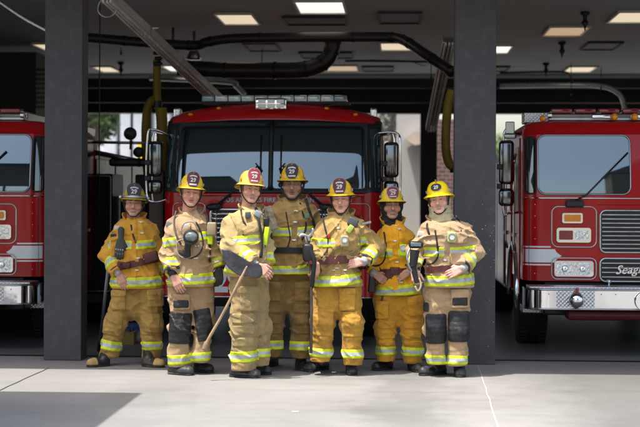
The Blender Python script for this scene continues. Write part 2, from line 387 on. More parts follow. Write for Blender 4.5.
# hangers
mb_i = 0
for px, y0, y1, Y, lab in ((99, -20, 215, 19., 'thin black cord hanging right of the left column'), (404, -10, 38, 24, 'thin rod hanger holding the long pipe'), (121, 40, 55, 26, 'short rod hanger above the left bay'), (262, 40, 68, 26, 'rod hanger over the duct left of its elbow'), (571, 45, 95, 29, 'thin rod hanging over the right engine'), (601, 60, 90, 30, 'second thin rod hanging over the right engine'), (431, 45, 80, 27, 'thin rod beside the right silver rail')):
    p = onY(px, y0, Y); q = onY(px, y1, Y); p = Vector((q.x, q.y, min(p.z, CEIL-.002))); 
    o = MB().add(cyl((0, 0, 0), (0, 0, p.z-q.z), .008, n=6)).add(cyl((0, 0, 0), (0, 0, .06), .02, n=8)).build('hanger_rod', blackm); o.location = q; tag(o, lab, 'hanger')
for px, py, lab in ((151, 18, 'cone shaped pendant fitting left of the silver rail'), (173, 50, 'cone shaped pendant fitting behind the silver rail')):
    p = onY(px, py+10, 23); mb = MB(); mb.add(lathe([(.11, 0), (.12, .03), (.07, .14), (.03, .2), (.02, .22), (.02, CEIL-p.z)], (0, 0, 0), (0, 0, 1), 14)); o = mb.build('pendant_fitting', steel, smooth=True); o.location = p; tag(o, lab, 'pendant')
p = onY(194, 60, 23.5); o = MB().add(lathe([(.1, 0), (.12, .03), (.07, .14), (.03, .2), (.02, .22), (.02, CEIL-p.z)], (0, 0, 0), (0, 0, 1), 14)).build('pendant_fitting', steel, smooth=True); o.location = p; tag(o, 'cone shaped pendant fitting just right of the silver rail', 'pendant')
# silver rails
def rail(p, q, w, h, lab, m=None):
    p = Vector(p); q = Vector(q); d = (q-p); Ln = d.length
    root = empty('exhaust_rail', p, 0, lab, 'rail'); root.rotation_euler = d.to_track_quat('Y', 'Z').to_euler()
    alu = m or mat('aluminium', (.6, .61, .62), .35, .25, var=.1)
    mb = MB()
    for x in (-w, w): mb.add(box(x-.012, x+.012, 0, Ln, -h, h))
    mb.add(box(-w, w, 0, Ln, h-.01, h+.004)); mb.build('channel', alu, root)
    mb = MB()
    for x in (-w*.62, w*.05, w*.62): mb.add(rbox(x-.013, x+.013, 0, Ln, -h-.03, -h+.01, .006))
    mb.build('runner', mat('rail_light', (.9, .91, .92), .25, .15), root)
    for k in range(int(Ln/1.2)+1): MB().add(box(-w-.012, w+.012, k*1.2, k*1.2+.04, -h+.012, h+.01)).build('bracket', steel, root)
    return root
rail(onY(107, -4, 17.6), onY(217, 99, 21.5), .075, .05, 'slanted silver exhaust rail running down to the light bar')
rail(onY(449, 40, 20), onY(431, 128, 23), .07, .04, 'pale slanted rail hanging just left of the right column', mat('pale_rail', (.8, .84, .8), .4, .0, var=.1))
o = MB().add(tube([Vector((.11*math.cos(t), 0, .11*math.sin(t))) for t in np.linspace(0, 2*PI, 22)[:-1]], .012, closed=True)).build('cable_loop', steel, smooth=True); o.location = onY(107, 8, 17.8); tag(o, 'silver cable loop at the upper end of the left rail', 'cable')
# yellow exhaust hoses
ym = mat('hose_yellow', (.30, .21, .025), .55, var=.2, bump=.3, bscale=60)
def hose(name, pts, r, lab, m=ym):
    P = smoothpath(pts, 10); rs = [r*(1+.06*(i % 2)) for i in range(len(P))]
    root = empty(name, P[0], 0, lab, 'hose'); mb = MB().add(tube([p-P[0] for p in P], rs, 12)); mb.build('tube', m, root, smooth=True)
    e = P[-1]-P[0]; mb = MB().add(cyl(e-Vector((0, 0, .06)), e+Vector((0, 0, .04)), r*1.15, n=12)); mb.build('collar', blackm, root)
    return root
hose('exhaust_hose', [onY(157, 60, 20), onY(157, 78, 20), onY(157, 95, 20), onY(158, 104, 20)], .05, 'dark upper length of yellow hose hanging left of the centre engine')
hose('exhaust_hose', [onY(159, 107, 20.2), onY(154, 100, 20.2), onY(148, 108, 20.2), onY(146, 125, 20.2), onY(146, 145, 20.2), onY(147, 165, 20.2), onY(149, 180, 20.2), onY(153, 186, 20.2), onY(158, 180, 20.2)], .06, 'yellow exhaust hose loop beside the left mirror of the centre engine')
hose('exhaust_hose', [onY(161, 108, 20.), onY(162, 125, 20.), onY(162, 150, 20.), onY(161, 200, 20.), onY(161, 240, 20.)], .075, 'straight thick yellow hose hanging behind the left mirror')
hose('exhaust_hose', [onY(452, 90, 19), onY(448, 105, 19), onY(446, 130, 19), onY(446, 150, 19), onY(449, 163, 19), onY(455, 168, 19)], .055, 'yellow hose loop half hidden by the right column')
mb = MB()
for k in range(5): mb.add(rbox(-.05+.02*(k % 2), .07, -.05, .05, k*.07, k*.07+.055, .02))
o = mb.build('hose_trolley', blackm); o.location = onY(157, 66, 19.9); tag(o, 'black trolley carrying the yellow exhaust hose', 'trolley')
# ------------------------------------------------------------------ outside behind the bays
cream = mat('pale_render', (.36, .355, .34), .85, var=.06, scale=1, bump=.1); wht = mat('white_trim', (.78, .79, .8), .6, var=.05)
wing = mat('window_dark', (.05, .07, .09), .08, var=.1, ior=1.8)
# house left
h0 = onY(60, 200, 46.); root = empty('white_house', (h0.x, 46, 0), 0, 'pale blue-white house with tall windows seen through the left bay', 'house')
mb = MB().add(box(1.0, 9, 0, 6, 0, 6.5)); mb.build('wall', mat('house_wall', (.42, .48, .53), .8), root)
for px in (113, 131, 140, 165):
    x = onY(px, 200, 46).x-h0.x; MB().add(rbox(x-.22, x+.22, -.7, -.3, 0, 5, .04)).build('porch_post', wht, root)
for pa, pb in ((116, 127), (143, 152)):
    xa = onY(pa, 200, 46).x-h0.x; xb = onY(pb, 200, 46).x-h0.x
    w = MB().add(box(xa-.05, xb+.05, -.06, 0, 1.6, 5)).build('window', wht, root)
    MB().add(box(xa, xb, -.08, -.062, 1.7, 3.2)).add(box(xa, xb, -.08, -.062, 3.3, 4.9)).build('pane', wing, w)
MB().add(box(1, 9, -1.2, .2, 5, 5.3)).build('porch_roof', wht, root)
MB().add(rbox(1, 9, -.95, -.85, 1.0, 1.1, .02)).build('railing', wht, root)
p = onY(141.5, 151, 44); o = MB().add(rbox(-.13, .13, -.02, .02, -.25, .25, .02)).add(cyl((0, .03, .2), (0, .03, -p.z), .03)).build('yellow_sign', mat('sign_yellow', (.75, .55, .03), .5)); o.location = p; tag(o, 'small yellow sign in front of the pale house', 'sign')
# centre: white wall building and brick wall
a = onY(396, 200, 37.); b = onY(424, 200, 37.)
root = empty('white_building', (a.x, 37, 0), 0, 'plain off-white building wall right of the centre engine mirror', 'building')
MB().add(box(0, b.x-a.x+.2, 0, 5, 0, 6)).build('wall', cream, root)
MB().add(prism([(.2, 3.15), (.75, 3.5), (.9, 3.4), (.9, 3.1), (.45, 3.0)], -.5, -.05)).build('awning', mat('awning_beige', (.5, .42, .34), .8), root)
a = onY(372, 200, 39.)
MB().add(box(a.x-onY(396, 200, 37).x, .0, 1.5, 4, 0, 7)).build('side_wing', mat('weathered_wall', (.3, .3, .29), .9, var=.35, scale=3), root)
def brickmat():
    m = bpy.data.materials.new('brick'); m.use_nodes = True; N, Lk = nt(m); b = N['Principled BSDF']; b.inputs['Roughness'].default_value = .9
    tc = N.new('ShaderNodeTexCoord'); mp = N.new('ShaderNodeMapping'); mp.inputs['Rotation'].default_value = (R(-90), 0, 0); Lk.new(tc.outputs['Object'], mp.inputs[0])
    br = N.new('ShaderNodeTexBrick'); br.inputs['Scale'].default_value = 2.6; br.inputs['Color1'].default_value = (.17, .08, .07, 1); br.inputs['Color2'].default_value = (.11, .065, .065, 1); br.inputs['Mortar'].default_value = (.3, .27, .26, 1)
    Lk.new(mp.outputs[0], br.inputs['Vector']); Lk.new(br.outputs[0], b.inputs['Base Color']); return m
a = onY(434, 200, 36.); b = onY(463, 200, 36.)
o = MB().add(box(0, b.x-a.x, 0, .3, 0, 3.6)).build('brick_wall', brickmat()); o.location = (a.x, 36, 0); tag(o, 'dark red brick wall seen between the rear post and right column', 'wall')
a = onY(500, 200, 47.)
o = MB().add(box(0, 10, 0, .3, 0, 2.0)).build('garden_wall', mat('garden_wall_paint', (.35, .33, .3), .9)); o.location = (a.x-3, 47, 0); tag(o, 'low grey wall behind the right bay', 'wall')
# trees
def leafmat(name, c):
    m = bpy.data.materials.new(name); m.use_nodes = True; N, Lk = nt(m); b = N['Principled BSDF']; b.inputs['Roughness'].default_value = .6
    oi = N.new('ShaderNodeNewGeometry'); mr = N.new('ShaderNodeMapRange'); mr.inputs[3].default_value = .6; mr.inputs[4].default_value = 1.5; Lk.new(oi.outputs['Random Per Island'], mr.inputs[0])
    vm = N.new('ShaderNodeVectorMath'); vm.operation = 'SCALE'; vm.inputs[0].default_value = c; Lk.new(mr.outputs[0], vm.inputs['Scale']); Lk.new(vm.outputs[0], b.inputs['Base Color'])
    b.inputs['Transmission Weight'].default_value = 0; return m
def tree(loc, h, cr, lab, c=(.06, .1, .025), n=2600, seed=1, leaf=.12):
    rd = random.Random(seed); root = empty('tree', loc, 0, lab, 'tree', 'trees behind the station')
    bark = mat('bark', (.12, .09, .07), .9, bump=.4)
    mb = MB(); mb.add(tube([(0, 0, -.1), (.05, 0, h*.25), (-.05, .05, h*.5), (.05, 0, h*.75)], [h*.035, h*.028, h*.02, h*.01], 8)); cl = []
    for k in range(9):
        a = rd.uniform(0, 2*PI); z = h*rd.uniform(.4, .7); e = Vector((math.cos(a)*cr*.7, math.sin(a)*cr*.7, z+h*rd.uniform(.05, .25)))
        mb.add(tube([(0, 0, z-.3), e*.5+Vector((0, 0, z*.5)), e], [h*.014, h*.009, h*.004], 6)); cl.append((e, cr*rd.uniform(.35, .55)))
    cl.append((Vector((0, 0, h*.85)), cr*.5))
    mb.build('trunk', bark, root, smooth=True)
    V = []; Fc = []
    for k in range(n):
        c0, r = rd.choice(cl); d = Vector((rd.gauss(0, 1), rd.gauss(0, 1), rd.gauss(0, 1))).normalized()*r*rd.random()**.4; p = c0+d
        u = Vector((rd.gauss(0, 1), rd.gauss(0, 1), rd.gauss(0, 1))).normalized(); w = u.orthogonal().normalized(); s = leaf*rd.uniform(.6, 1.3); i = len(V)
        V += [p-u*s, p+w*s*.45, p+u*s, p-w*s*.45]; Fc.append((i, i+1, i+2, i+3))
    link('crown', V, Fc, leafmat('leaves', c), root)
    return root
tree(tuple(onY(94, 200, 41).xy)+(0,), 5.6, 1.15, 'leafy green tree directly right of the left column, behind the bay', n=3000, seed=3)
tree(tuple(onY(124, 200, 42).xy)+(0,), 3.0, .6, 'small pale green tree in front of the white house', c=(.1, .13, .05), n=1500, seed=9)
tree(tuple(onY(158, 200, 43.5).xy)+(0,), 3.4, .6, 'small green tree by the yellow sign', c=(.07, .1, .04), n=1500, seed=4)
tree(tuple(onY(512, 200, 50).xy)+(0,), 3.9, 1.4, 'green tree seen left of the right engine', seed=5)
tree(tuple(onY(500, 200, 42).xy)+(0,), 2.2, .9, 'low bright green bush-like tree beside the right column', c=(.12, .16, .03), n=1600, seed=6, leaf=.08)
tree(tuple(onY(389, 200, 38.4).xy)+(0,), 4.6, .9, 'greyish tree between centre engine and white building', c=(.16, .17, .14), n=1500, seed=8, leaf=.09)
# hedge far behind
o = None
# unseen canopy added off to the left only to cast the square shadow
cp = ground(141, 393)
root = empty('added_shadow_canopy', (cp.x-.92, cp.y-.88, 0), 0, 'unseen canopy added off the left edge to cast the square shadow', 'canopy')
MB().add(box(-5.5, 0, -6, 0, 3.62, 3.72)).build('roof', darkm, root)  # roof of the added shadow canopy
for x, y in ((-5.3, -5.8), (-5.3, -.2), (-2.9, -5.8)): MB().add(cyl((x, y, 0), (x, y, 3.62), .05)).build('added_canopy_post', darkm, root)
# buildings across the street (behind the camera) that the windscreens mirror
for i, (x, y, w, h, c, lab) in enumerate(((-26, -60, 14, 5, (.4, .36, .3), 'tan stucco house across the street'), (-6, -60, 13, 5, (.5, .48, .45), 'pale house across the street'), (12.0, -30, 10.5, 21, (.16, .12, .09), 'brown gabled house across the street'), (34, -60, 14, 6, (.45, .4, .35), 'cream apartment block across the street'))):
    root = empty('street_house', (x, y, 0), 0, lab+', '+['farthest west', 'second in the row', 'tallest of the row', 'at the row end'][i], 'house', 'houses across the street')
    MB().add(box(-w/2, w/2, -4, 4, 0, h*.7)).build('wall', mat('housewall%d' % i, c, .85), root)
    MB().add(prism([(-w/2-.4, h*.7), (w/2+.4, h*.7), (0, h)], -4.4, 4.4)).build('roof', mat('roof_shingle', (.1, .08, .07), .9), root)
    for k in range(4):
        xx = -w/2+w*(k+.5)/4; wd = MB().add(box(xx-.7, xx+.7, 4, 4.06, 1.2, 2.6)).build('window', wht, root); MB().add(box(xx-.6, xx+.6, 4.07, 4.09, 1.3, 2.5)).build('pane', wing, wd)
# ================================================================== FIRE ENGINES
class Front:
    """front surface of a cab: y = f(x,z), in truck-local metres (x right, y back)"""
    def __init__(s, hw, corner, n, bow, prof): s.hw = hw; s.c = corner; s.n = n; s.bow = bow; s.prof = prof
    def y(s, x, z):
        u = min(abs(x)/s.hw, 1.0); k = s.corner_y(u)
        return k + s.bow*u*u + np.interp(z, [p[0] for p in s.prof], [p[1] for p in s.prof])
    def corner_y(s, u):
        u0 = 1-s.c/s.hw
        if u <= u0: return 0.
        t = (u-u0)/(1-u0); return s.c*(1-math.sqrt(max(0, 1-t**2)))*s.n
def shell(fr, z0, z1, depth, nz=8, hw2=None, top_round=0.):
    """closed cab section wrapping from back left round the front to back right"""
    us = [-1, -.995, -.985, -.965, -.93, -.88, -.8, -.65, -.45, -.2, 0, .2, .45, .65, .8, .88, .93, .965, .985, .995, 1]
    V = []; rows = []
    for j in range(nz+1):
        z = z0+(z1-z0)*j/nz; row = []
        sh = 0.; zz = z
        pts = [(-fr.hw, depth)] + [(u*fr.hw, fr.y(u*fr.hw, z)) for u in us] + [(fr.hw, depth)]
        for x, y in pts: row.append(len(V)); V.append((x, y, zz))
        rows.append(row)
    Fc = []; n = len(rows[0])
    for j in range(nz):
        for i in range(n-1): Fc.append((rows[j][i], rows[j][i+1], rows[j+1][i+1], rows[j+1][i]))
        Fc.append((rows[j][n-1], rows[j][0], rows[j+1][0], rows[j+1][n-1]))
    Fc.append(tuple(reversed(rows[0]))); Fc.append(tuple(rows[-1]))
    return V, Fc
def rr_rows(x0, x1, z0, z1, r, nx=12, nz=10, rr=None):
    """rounded-rectangle rows: list of (z, xa, xb)"""
    zs = []; r = min(r, (z1-z0)/2*.99, (x1-x0)/2*.99)
    for k in range(7): zs.append(z0+r*(1-math.cos(k/6*PI/2)))
    for k in range(1, nz): zs.append(z0+r+(z1-z0-2*r)*k/nz)
    for k in range(7): zs.append(z1-r*(1-math.cos((6-k)/6*PI/2)))
    out = []
    for z in zs:
        dz = max(0, (z0+r)-z, z-(z1-r)); ins = r-math.sqrt(max(0, r*r-dz*dz)); out.append((z, x0+ins, x1-ins))
    return out
def patch(fr, x0, x1, z0, z1, r, off, nx=14, skew=None, base=.004):
    """solid rounded panel following the cab front, standing proud by off"""
    rows = rr_rows(x0, x1, z0, z1, r); V = []; Fc = []; m = nx+1
    for z, a, b in rows:
        for i in range(m):
            x = a+(b-a)*i/nx; xs = x if skew is None else skew(x, z); V.append((xs, fr.y(xs, z)-off, z))
    N_ = len(V)
    for z, a, b in rows:
        for i in range(m):
            x = a+(b-a)*i/nx; xs = x if skew is None else skew(x, z); V.append((xs, fr.y(xs, z)+base, z))
    nr = len(rows)
    for j in range(nr-1):
        for i in range(nx):
            p = j*m+i; Fc.append((p, p+1, p+m+1, p+m))
    per = [i for i in range(m)] + [j*m+nx for j in range(1, nr)] + [(nr-1)*m+i for i in range(nx-1, -1, -1)] + [j*m for j in range(nr-2, 0, -1)]
    for k in range(len(per)):
        a = per[k]; b = per[(k+1) % len(per)]; Fc.append((b, a, a+N_, b+N_))
    return V, Fc
def frame_tube(fr, x0, x1, z0, z1, r, rad, off=.0):
    rows = rr_rows(x0, x1, z0, z1, r, nz=6)
    P = [(b, z) for z, a, b in rows] + [(a, z) for z, a, b in reversed(rows)]
    return tube([(x, fr.y(x, z)-off, z) for x, z in P], rad, 6, closed=True)
def wheel(root, x, y, r=.53, w=.33, name='wheel', side=-1):
    W = empty(name, (x, y, r), 0); W.parent = root
    a = w/2
    MB().add(lathe([(r*.55, -a), (r*.9, -a), (r*.98, -a*.8), (r, -a*.55), (r, a*.55), (r*.98, a*.8), (r*.9, a), (r*.55, a)], (0, 0, 0), (1, 0, 0), 40)).build('tyre', blackr, W, auto=40)
    mb = MB()
    for k in range(48):      # shoulder tread blocks
        t = 2*PI*k/48
        for s in (-1, 1): mb.add(rbox(-.045, .045, -.022, .022, -.012, .012, .004, 1), M=Matrix.Translation((s*a*.68, 0, 0)) @ Matrix.Rotation(t, 4, 'X') @ Matrix.Translation((0, 0, r*1.0)))
    mb.build('tread', blackr, W)
    MB().add(lathe([(r*.56, -a*.7), (r*.5, -a*.6), (r*.3, -a*.2), (r*.25, -a*1.0), (.05, -a*1.1), (.001, -a*1.1)] if side < 0 else [(r*.56, a*.7), (r*.5, a*.6), (r*.3, a*.2), (r*.25, a), (.05, a*1.1), (.001, a*1.1)], (0, 0, 0), (1, 0, 0), 32)).build('rim', chrome, W, auto=35)
    return W
def mirror(root, sx, x, y, z0, z1, big=True):
    """chrome west-coast mirror on arms; sx = outboard direction"""
    A = MB(); A.add(tube(smoothpath([(x-sx*.22, y+.15, z1+.06), (x-sx*.05, y+.02, z1+.09), (x+sx*.03, y, z1+.04), (x+sx*.03, y, z0-.02), (x-sx*.03, y+.03, z0-.07), (x-sx*.2, y+.15, z0-.05)], 5), .014, 8))
    arm = A.build('mirror_arm', chrome, root, smooth=True)
    h = z1-z0
    for za, zb in ((z0+h*.34, z1), (z0+.01, z0+h*.28)):
        hd = MB().add(rbox(x-.085, x+.085, y-.05, y+.05, za, zb, .045, 4)).build('mirror_housing', mat('dark_chrome', (.16, .165, .17), .12, 1., var=.1), arm, auto=50)
    MB().add(rbox(x-.06, x+.06, y+.047, y+.054, z0+h*.38, z1-.04, .03, 3)).add(rbox(x-.06, x+.06, y+.047, y+.054, z0+.05, z0+h*.24, .03, 3)).build('mirror_glass', sideglass, arm, auto=50)
    for zz in (z0+h*.31, z0+h*.6): MB().add(rbox(x-.11, x-.05, y-.07, y-.0, zz-.03, zz+.03, .01)).build('clamp', blackp, arm)
def wiper(root, fr, pts, name='wiper', off=.03):
    P = [Vector((x, fr.y(x, z)-off, z)) for x, z in pts]; MB().add(tube(P, .011, 6)).add(sphere(P[0], .028, 8, 6)).build(name, blackp, root, smooth=True)

def seagrave(px_c, Yb, flip, lab):
    """wide flat-faced engine as parked in the right and left bays"""
    c = onY(px_c, 300, Yb+.5); root = empty('fire_engine', (c.x, Yb, 0), 0, lab, 'fire engine', 'fire engines parked in the bays')
    fr = Front(1.22, .16, 1.0, .05, [(0, .5), (1.70, .5), (1.80, .506), (1.9, .515), (2.0, .528), (2.1, .544), (2.2, .562), (2.3, .582), (2.4, .604), (2.45, .63), (2.56, .71)])
    MB().add(shell(fr, .80, 1.70, 3.3)).build('cab_body', red, root, auto=35)
    MB().add(shell(fr, 1.702, 2.40, 3.3, 10)).build('cab_pillars', red, root, auto=35)
    # roof with rounded edge
    V = []; rows = []
    for z, ins in ((2.402, 0), (2.45, .0), (2.50, .02), (2.535, .06), (2.552, .12), (2.556, .3)):
        pl = []
        for u in (-1, -.99, -.96, -.9, -.7, -.4, 0, .4, .7, .9, .96, .99, 1):
            x = u*(1.22-ins); pl.append((x, fr.y(u*1.22, min(z, 2.45))+ins*.8, z))
        pl = [(-(1.22-ins), 3.3, z)]+pl+[(1.22-ins, 3.3, z)]; rows.append(list(range(len(V), len(V)+len(pl)))); V += pl
    Fc = [(rows[j][i], rows[j][i+1], rows[j+1][i+1], rows[j+1][i]) for j in range(len(rows)-1) for i in range(len(rows[0])-1)] + [tuple(rows[-1]), tuple(reversed(rows[0]))]
    link('cab_roof', V, Fc, red, root, auto=50)
    # windscreen panes with rubber gaskets
    for s in (-1, 1):
        a, b = (-1.06, -.085) if s < 0 else (.085, 1.06)
        g = MB().add(patch(fr, a-.018, b+.018, 1.735, 2.40, .09, .008)).build('windscreen', blackr, root, auto=40)
        MB().add(patch(fr, a, b, 1.755, 2.382, .08, .011)).build('pane', glass, g, auto=60)
        MB().add(frame_tube(fr, a-.01, b+.01, 1.745, 2.392, .085, .007, .012)).build('trim', steel, g, smooth=True)
        a, b = (-1.207, -1.085) if s < 0 else (1.085, 1.207)
        g = MB().add(patch(fr, a, b, 1.74, 2.38, .04, .006)).build('corner_window', blackr, root, auto=40)
        MB().add(patch(fr, a+.012, b-.008, 1.76, 2.36, .03, .009)).build('pane', sideglass, g, auto=60)
    # groove line under the screens, panel line
    MB().add(tube([(x, fr.y(x, 1.70)-.004, 1.702) for x in np.linspace(-1.2, 1.2, 26)], .009, 6)).build('belt_trim', chrome, root, smooth=True)
    for s in (-1, 1):
        sx = lambda v: v*s
        lo, hi = sorted((sx(.44), sx(.92)))
        g = MB().add(frame_tube(fr, lo, hi, 1.17, 1.61, .07, .009)).build('lamp_bezel', steel, root, smooth=True)
        l1, h1 = sorted((sx(.59), sx(.81))); MB().add(patch(fr, l1, h1, 1.43, 1.54, .02, .03)).build('indicator_rim', chrome, g, auto=40); MB().add(patch(fr, l1+.02, h1-.02, 1.447, 1.523, .015, .042)).build('indicator', amber, g, auto=40)
        l1, h1 = sorted((sx(.50), sx(.87))); MB().add(patch(fr, l1, h1, 1.22, 1.38, .03, .03)).build('lamp_rim', chrome, g, auto=40)
        m_ = (l1+h1)/2
        MB().add(patch(fr, l1+.025, m_-.01, 1.25, 1.35, .012, .042)).build('red_lamp', redlens, g, auto=40); MB().add(patch(fr, m_+.01, h1-.025, 1.25, 1.35, .012, .042)).build('white_lamp', clearlens, g, auto=40)
        g = MB().add(frame_tube(fr, lo, hi, .82, 1.05, .06, .009)).build('headlight_bezel', steel, root, smooth=True)
        MB().add(patch(fr, lo+.03, hi-.03, .85, 1.02, .03, .02)).build('reflector', chrome, g, auto=40)
        w = (hi-lo)/2
        for q in (0, 1):
            xa = lo+.05+q*(w-.05); hl = MB().add(patch(fr, xa, xa+w-.06, .87, 1.0, .015, .034)).build('headlight', clearlens, root, auto=40)
            MB().add(sphere(((xa+w/2-.03), fr.y(xa+w/2-.03, .93)-.034, .935), (.035, .012, .035), 14, 8)).build('bulb_cover', chrome, hl, smooth=True)
        # white stripe with a notched point
        z0, z1 = 1.0, 1.145
        poly = []
        def st(x, z): return (x*s, fr.y(x*s, z)-.0035, z)
        V = []; Fc = []; n = 12
        for i in range(n+1):
            x = 1.215-(1.215-.885)*i/n; t = i/n
            ext = 0
            V += [st(x, z0), st(x, (z0+z1)/2), st(x, z1)]
        for i in range(n): 
            for k in (0, 1):
                q = (3*i+k, 3*i+k+1, 3*i+k+4, 3*i+k+3); Fc.append(q if s < 0 else q[::-1])
        i = len(V); V += [st(.87, z0+.03), st(.84, z0+.055), st(.81, (z0+z1)/2), st(.84, z1-.055), st(.87, z1-.03)]
        e = 3*n; Fc.append((e, i, i+1, i+2, i+3, i+4, e+2, e+1) if s > 0 else (e, e+1, e+2, i+4, i+3, i+2, i+1, i))
        link('white_stripe', V, Fc, whitep, root)
        mb = MB()
        for z in (.975, 1.17):
            V = []; Fc = []
            for i in range(n+1):
                x = 1.215-(1.215-(.93))*i/n; V += [st(x, z-.008), st(x, z+.008)]
            Fc = [(2*i, 2*i+1, 2*i+3, 2*i+2) for i in range(n)]; mb.add((V, Fc))
        mb.build('pinstripe', whitep, root)
    # grilles
    for z0, z1, nm in ((1.115, 1.57, 'grille'), (.80, 1.05, 'lower_grille')):
        g = MB().add(patch(fr, -.40, .40, z0, z1, .06, .004)).build(nm, blackp, root, auto=40)
        MB().add(frame_tube(fr, -.40, .40, z0, z1, .06, .014, .01)).build('grille_frame', steel, g, smooth=True)
        mb = MB(); k = int((z1-z0)/.042)
        for i in range(1, k):
            z = z0+(z1-z0)*i/k; mb.add(rbox(-.385, .385, fr.y(0, z)-.028, fr.y(0, z)-.004, z-.009, z+.007, .003, 1))
        mb.build('grille_bars', steel, g)
    lg = MB().add(text_on('Seagrave', .47, lambda x, z, t: (x+.0, fr.y(0, .93)-.034-t, .925+z+.05*x), .01, shear=.35, bold=.012)).build('maker_script', chrome, root)
    # bumper
    yb = 0.0; B = Front(1.24, .22, 1.0, .0, [(0, 0), (3, 0)])
    V, Fc = shell(B, .52, .745, .46, 2); bp = link('bumper', V, Fc, chrome, root, auto=30)
    MB().add(rbox(-1.2, 1.2, .02, .46, .746, .765, .005)).build('bumper_deck', dplate, bp)
    MB().add(tube([(x, B.y(x, .6)-.004, .735) for x in np.linspace(-1.23, 1.23, 40)], .012, 6)).add(tube([(x, B.y(x, .6)-.004, .53) for x in np.linspace(-1.23, 1.23, 40)], .012, 6)).build('bumper_lip', steel, bp, smooth=True)
    for s in (-1, 1):
        lo, hi = sorted((s*.52, s*.92)); MB().add(patch(B, lo, hi, .55, .72, .005, .006)).build('tread_plate', dplate, bp, auto=40)
        lo, hi = sorted((s*.92, s*1.1)); 
        q = s*.715; hb = MB().add(sphere((q, -.05, .63), (.082, .07, .082), 20, 12)).add(cyl((q, 0, .63), (q, .03, .63), .09, n=20)).build('bumper_horn', chrome, bp, smooth=True)
        MB().add(rbox(q-.012, q+.02, -.085, -.03, .70, .76, .008)).build('red_marker', redlens, bp)
        for z in (.60, .67): pass
    for x in (-1.0, -.85, -.45, -.3, .3, .45, .85, 1.0): MB().add(sphere((x, -.004, .69), .008, 8, 4)).build('bolt', steel, bp)
    MB().add(ring((0, -.03, .62), (0, -1, 0), .045, .1, .04, 24)).add(cyl((0, 0, .62), (0, -.05, .62), .05, n=20)).build('siren', chrome, bp, auto=30)
    MB().add(rbox(-.8, .8, .12, .4, .40, .515, .05, 3)).build('tow_guard', mat('guard_maroon', (.10, .01, .012), .4, var=.2), bp)
    MB().add(sphere((-.33, .3, .81), .025, 10, 6)).add(cyl((-.33, .3, .75), (-.33, .3, .8), .01)).build('bumper_marker', clearlens, root)
    # side: door, windows, step
    for s in (-1, 1):
        x = s*1.222; e = .012*s
        for ya, yb_, nm in ((1.05, 1.75, 'front_door'), (2.3, 3.1, 'rear_door')):
            lo, hi = sorted((x, x+e)); d = MB().add(rbox(lo, hi, ya, yb_, .62, 2.38, .004, 1)).build(nm, red, root)
            lo, hi = sorted((x+e*.5, x+e*1.5)); MB().add(rbox(lo, hi, ya+.08, yb_-.08, 1.55, 2.28, .004, 1)).build('window', sideglass, d)
            lo, hi = sorted((x+e, x+e*4)); MB().add(rbox(lo, hi, yb_-.2, yb_-.08, 1.25, 1.3, .008)).build('handle', chrome, d)
            MB().add(tube([(x+e*4, ya+.04, 1.1), (x+e*6, ya+.03, 1.2), (x+e*6, ya+.03, 2.1), (x+e*4, ya+.04, 2.2)], .014, 8)).build('grab_rail', chrome, d, smooth=True)
        # wheel arch trim
        arch = [(x+e, 1.9+.64*math.cos(t), .53+.64*math.sin(t)) for t in np.linspace(0, PI, 24)]
        MB().add(tube(arch, .03, 8)).build('arch_trim', chrome, root, smooth=True)
        lo, hi = sorted((s*.95, s*1.2)); MB().add(rbox(lo, hi, .9, 1.3, .42, .50, .01)).build('step', dplate, root)
        for k in range(3):
            lo, hi = sorted((s*1.225, s*1.245)); MB().add(rbox(lo, hi, 3.45+k*1.3, 4.65+k*1.3, .6, 2.2, .01)).build('compartment_door', steel, root)
    # body behind cab
    for s in (-1, 1):          # door seams and rivets on the front corner
        MB().add(tube([(s*1.16, fr.y(s*1.16, z)-.002, z) for z in (.82, 1.0, 1.3, 1.6, 1.69)], .003, 5)).build('panel_seam', blackr, root)
        for k in range(7):
            z = .88+k*.125; MB().add(sphere((s*1.10, fr.y(s*1.10, z)-.001, z), (.006, .003, .006), 6, 4)).build('rivet', steel, root)
    MB().add(tube([(x, fr.y(x, .76)-.003, 1.63) for x in np.linspace(-.42, .42, 10)], .0025, 5)).build('panel_seam', blackr, root)
    MB().add(rbox(-1.22, 1.22, 3.4, 8.8, .55, 2.3, .03)).build('rear_body', red, root)
    MB().add(rbox(-1.0, 1.0, .6, 8.6, .42, .80, .02)).build('chassis', blackm, root)
    for s in (-1, 1):
        wheel(root, s*1.03, 1.9, side=s); wheel(root, s*1.0, 7.2, side=s)
    MB().add(cyl((-1, 1.9, .53), (1, 1.9, .53), .07)).add(rbox(-.35, .35, 1.6, 2.2, .3, .75, .08)).build('axle', blackm, root)
    for s in (-1, 1): mirror(root, s, s*1.38, 1.02, 1.6, 2.35)
    for s in (-1, 1):
        MB().add(rbox(s*1.34-.05, s*1.34+.05, 1.0, 1.08, 2.42, 2.56, .01)).add(rbox(s*1.34-.07, s*1.34+.07, .98, 1.1, 2.37, 2.43, .02)).build('antenna_box', steel, root)
    wiper(root, fr, [(-.70, 1.66), (-.55, 1.74), (-.1, 2.2)]); wiper(root, fr, [(.25, 1.66), (.35, 1.74), (.8, 2.2)])
    MB().add(rbox(-.78, -.58, .44, .49, 1.60, 1.68, .02)).build('wiper_motor', blackp, root)
    # roof equipment
    lb = empty('roof_light_bar', (0, 0, 0)); lb.parent = root
    MB().add(rbox(-.93, .93, .82, 1.0, 2.56, 2.60, .01)).add(rbox(-.93, .93, .80, .95, 2.60, 2.64, .02)).build('bar_base', steel, lb)
    mb = MB()
    for k in range(7): mb.add(rbox(-.90+k*.26, -.67+k*.26, .80, .98, 2.642, 2.695, .015, 3))
    mb.build('red_lenses', redlens, lb, auto=40)
    mb = MB()
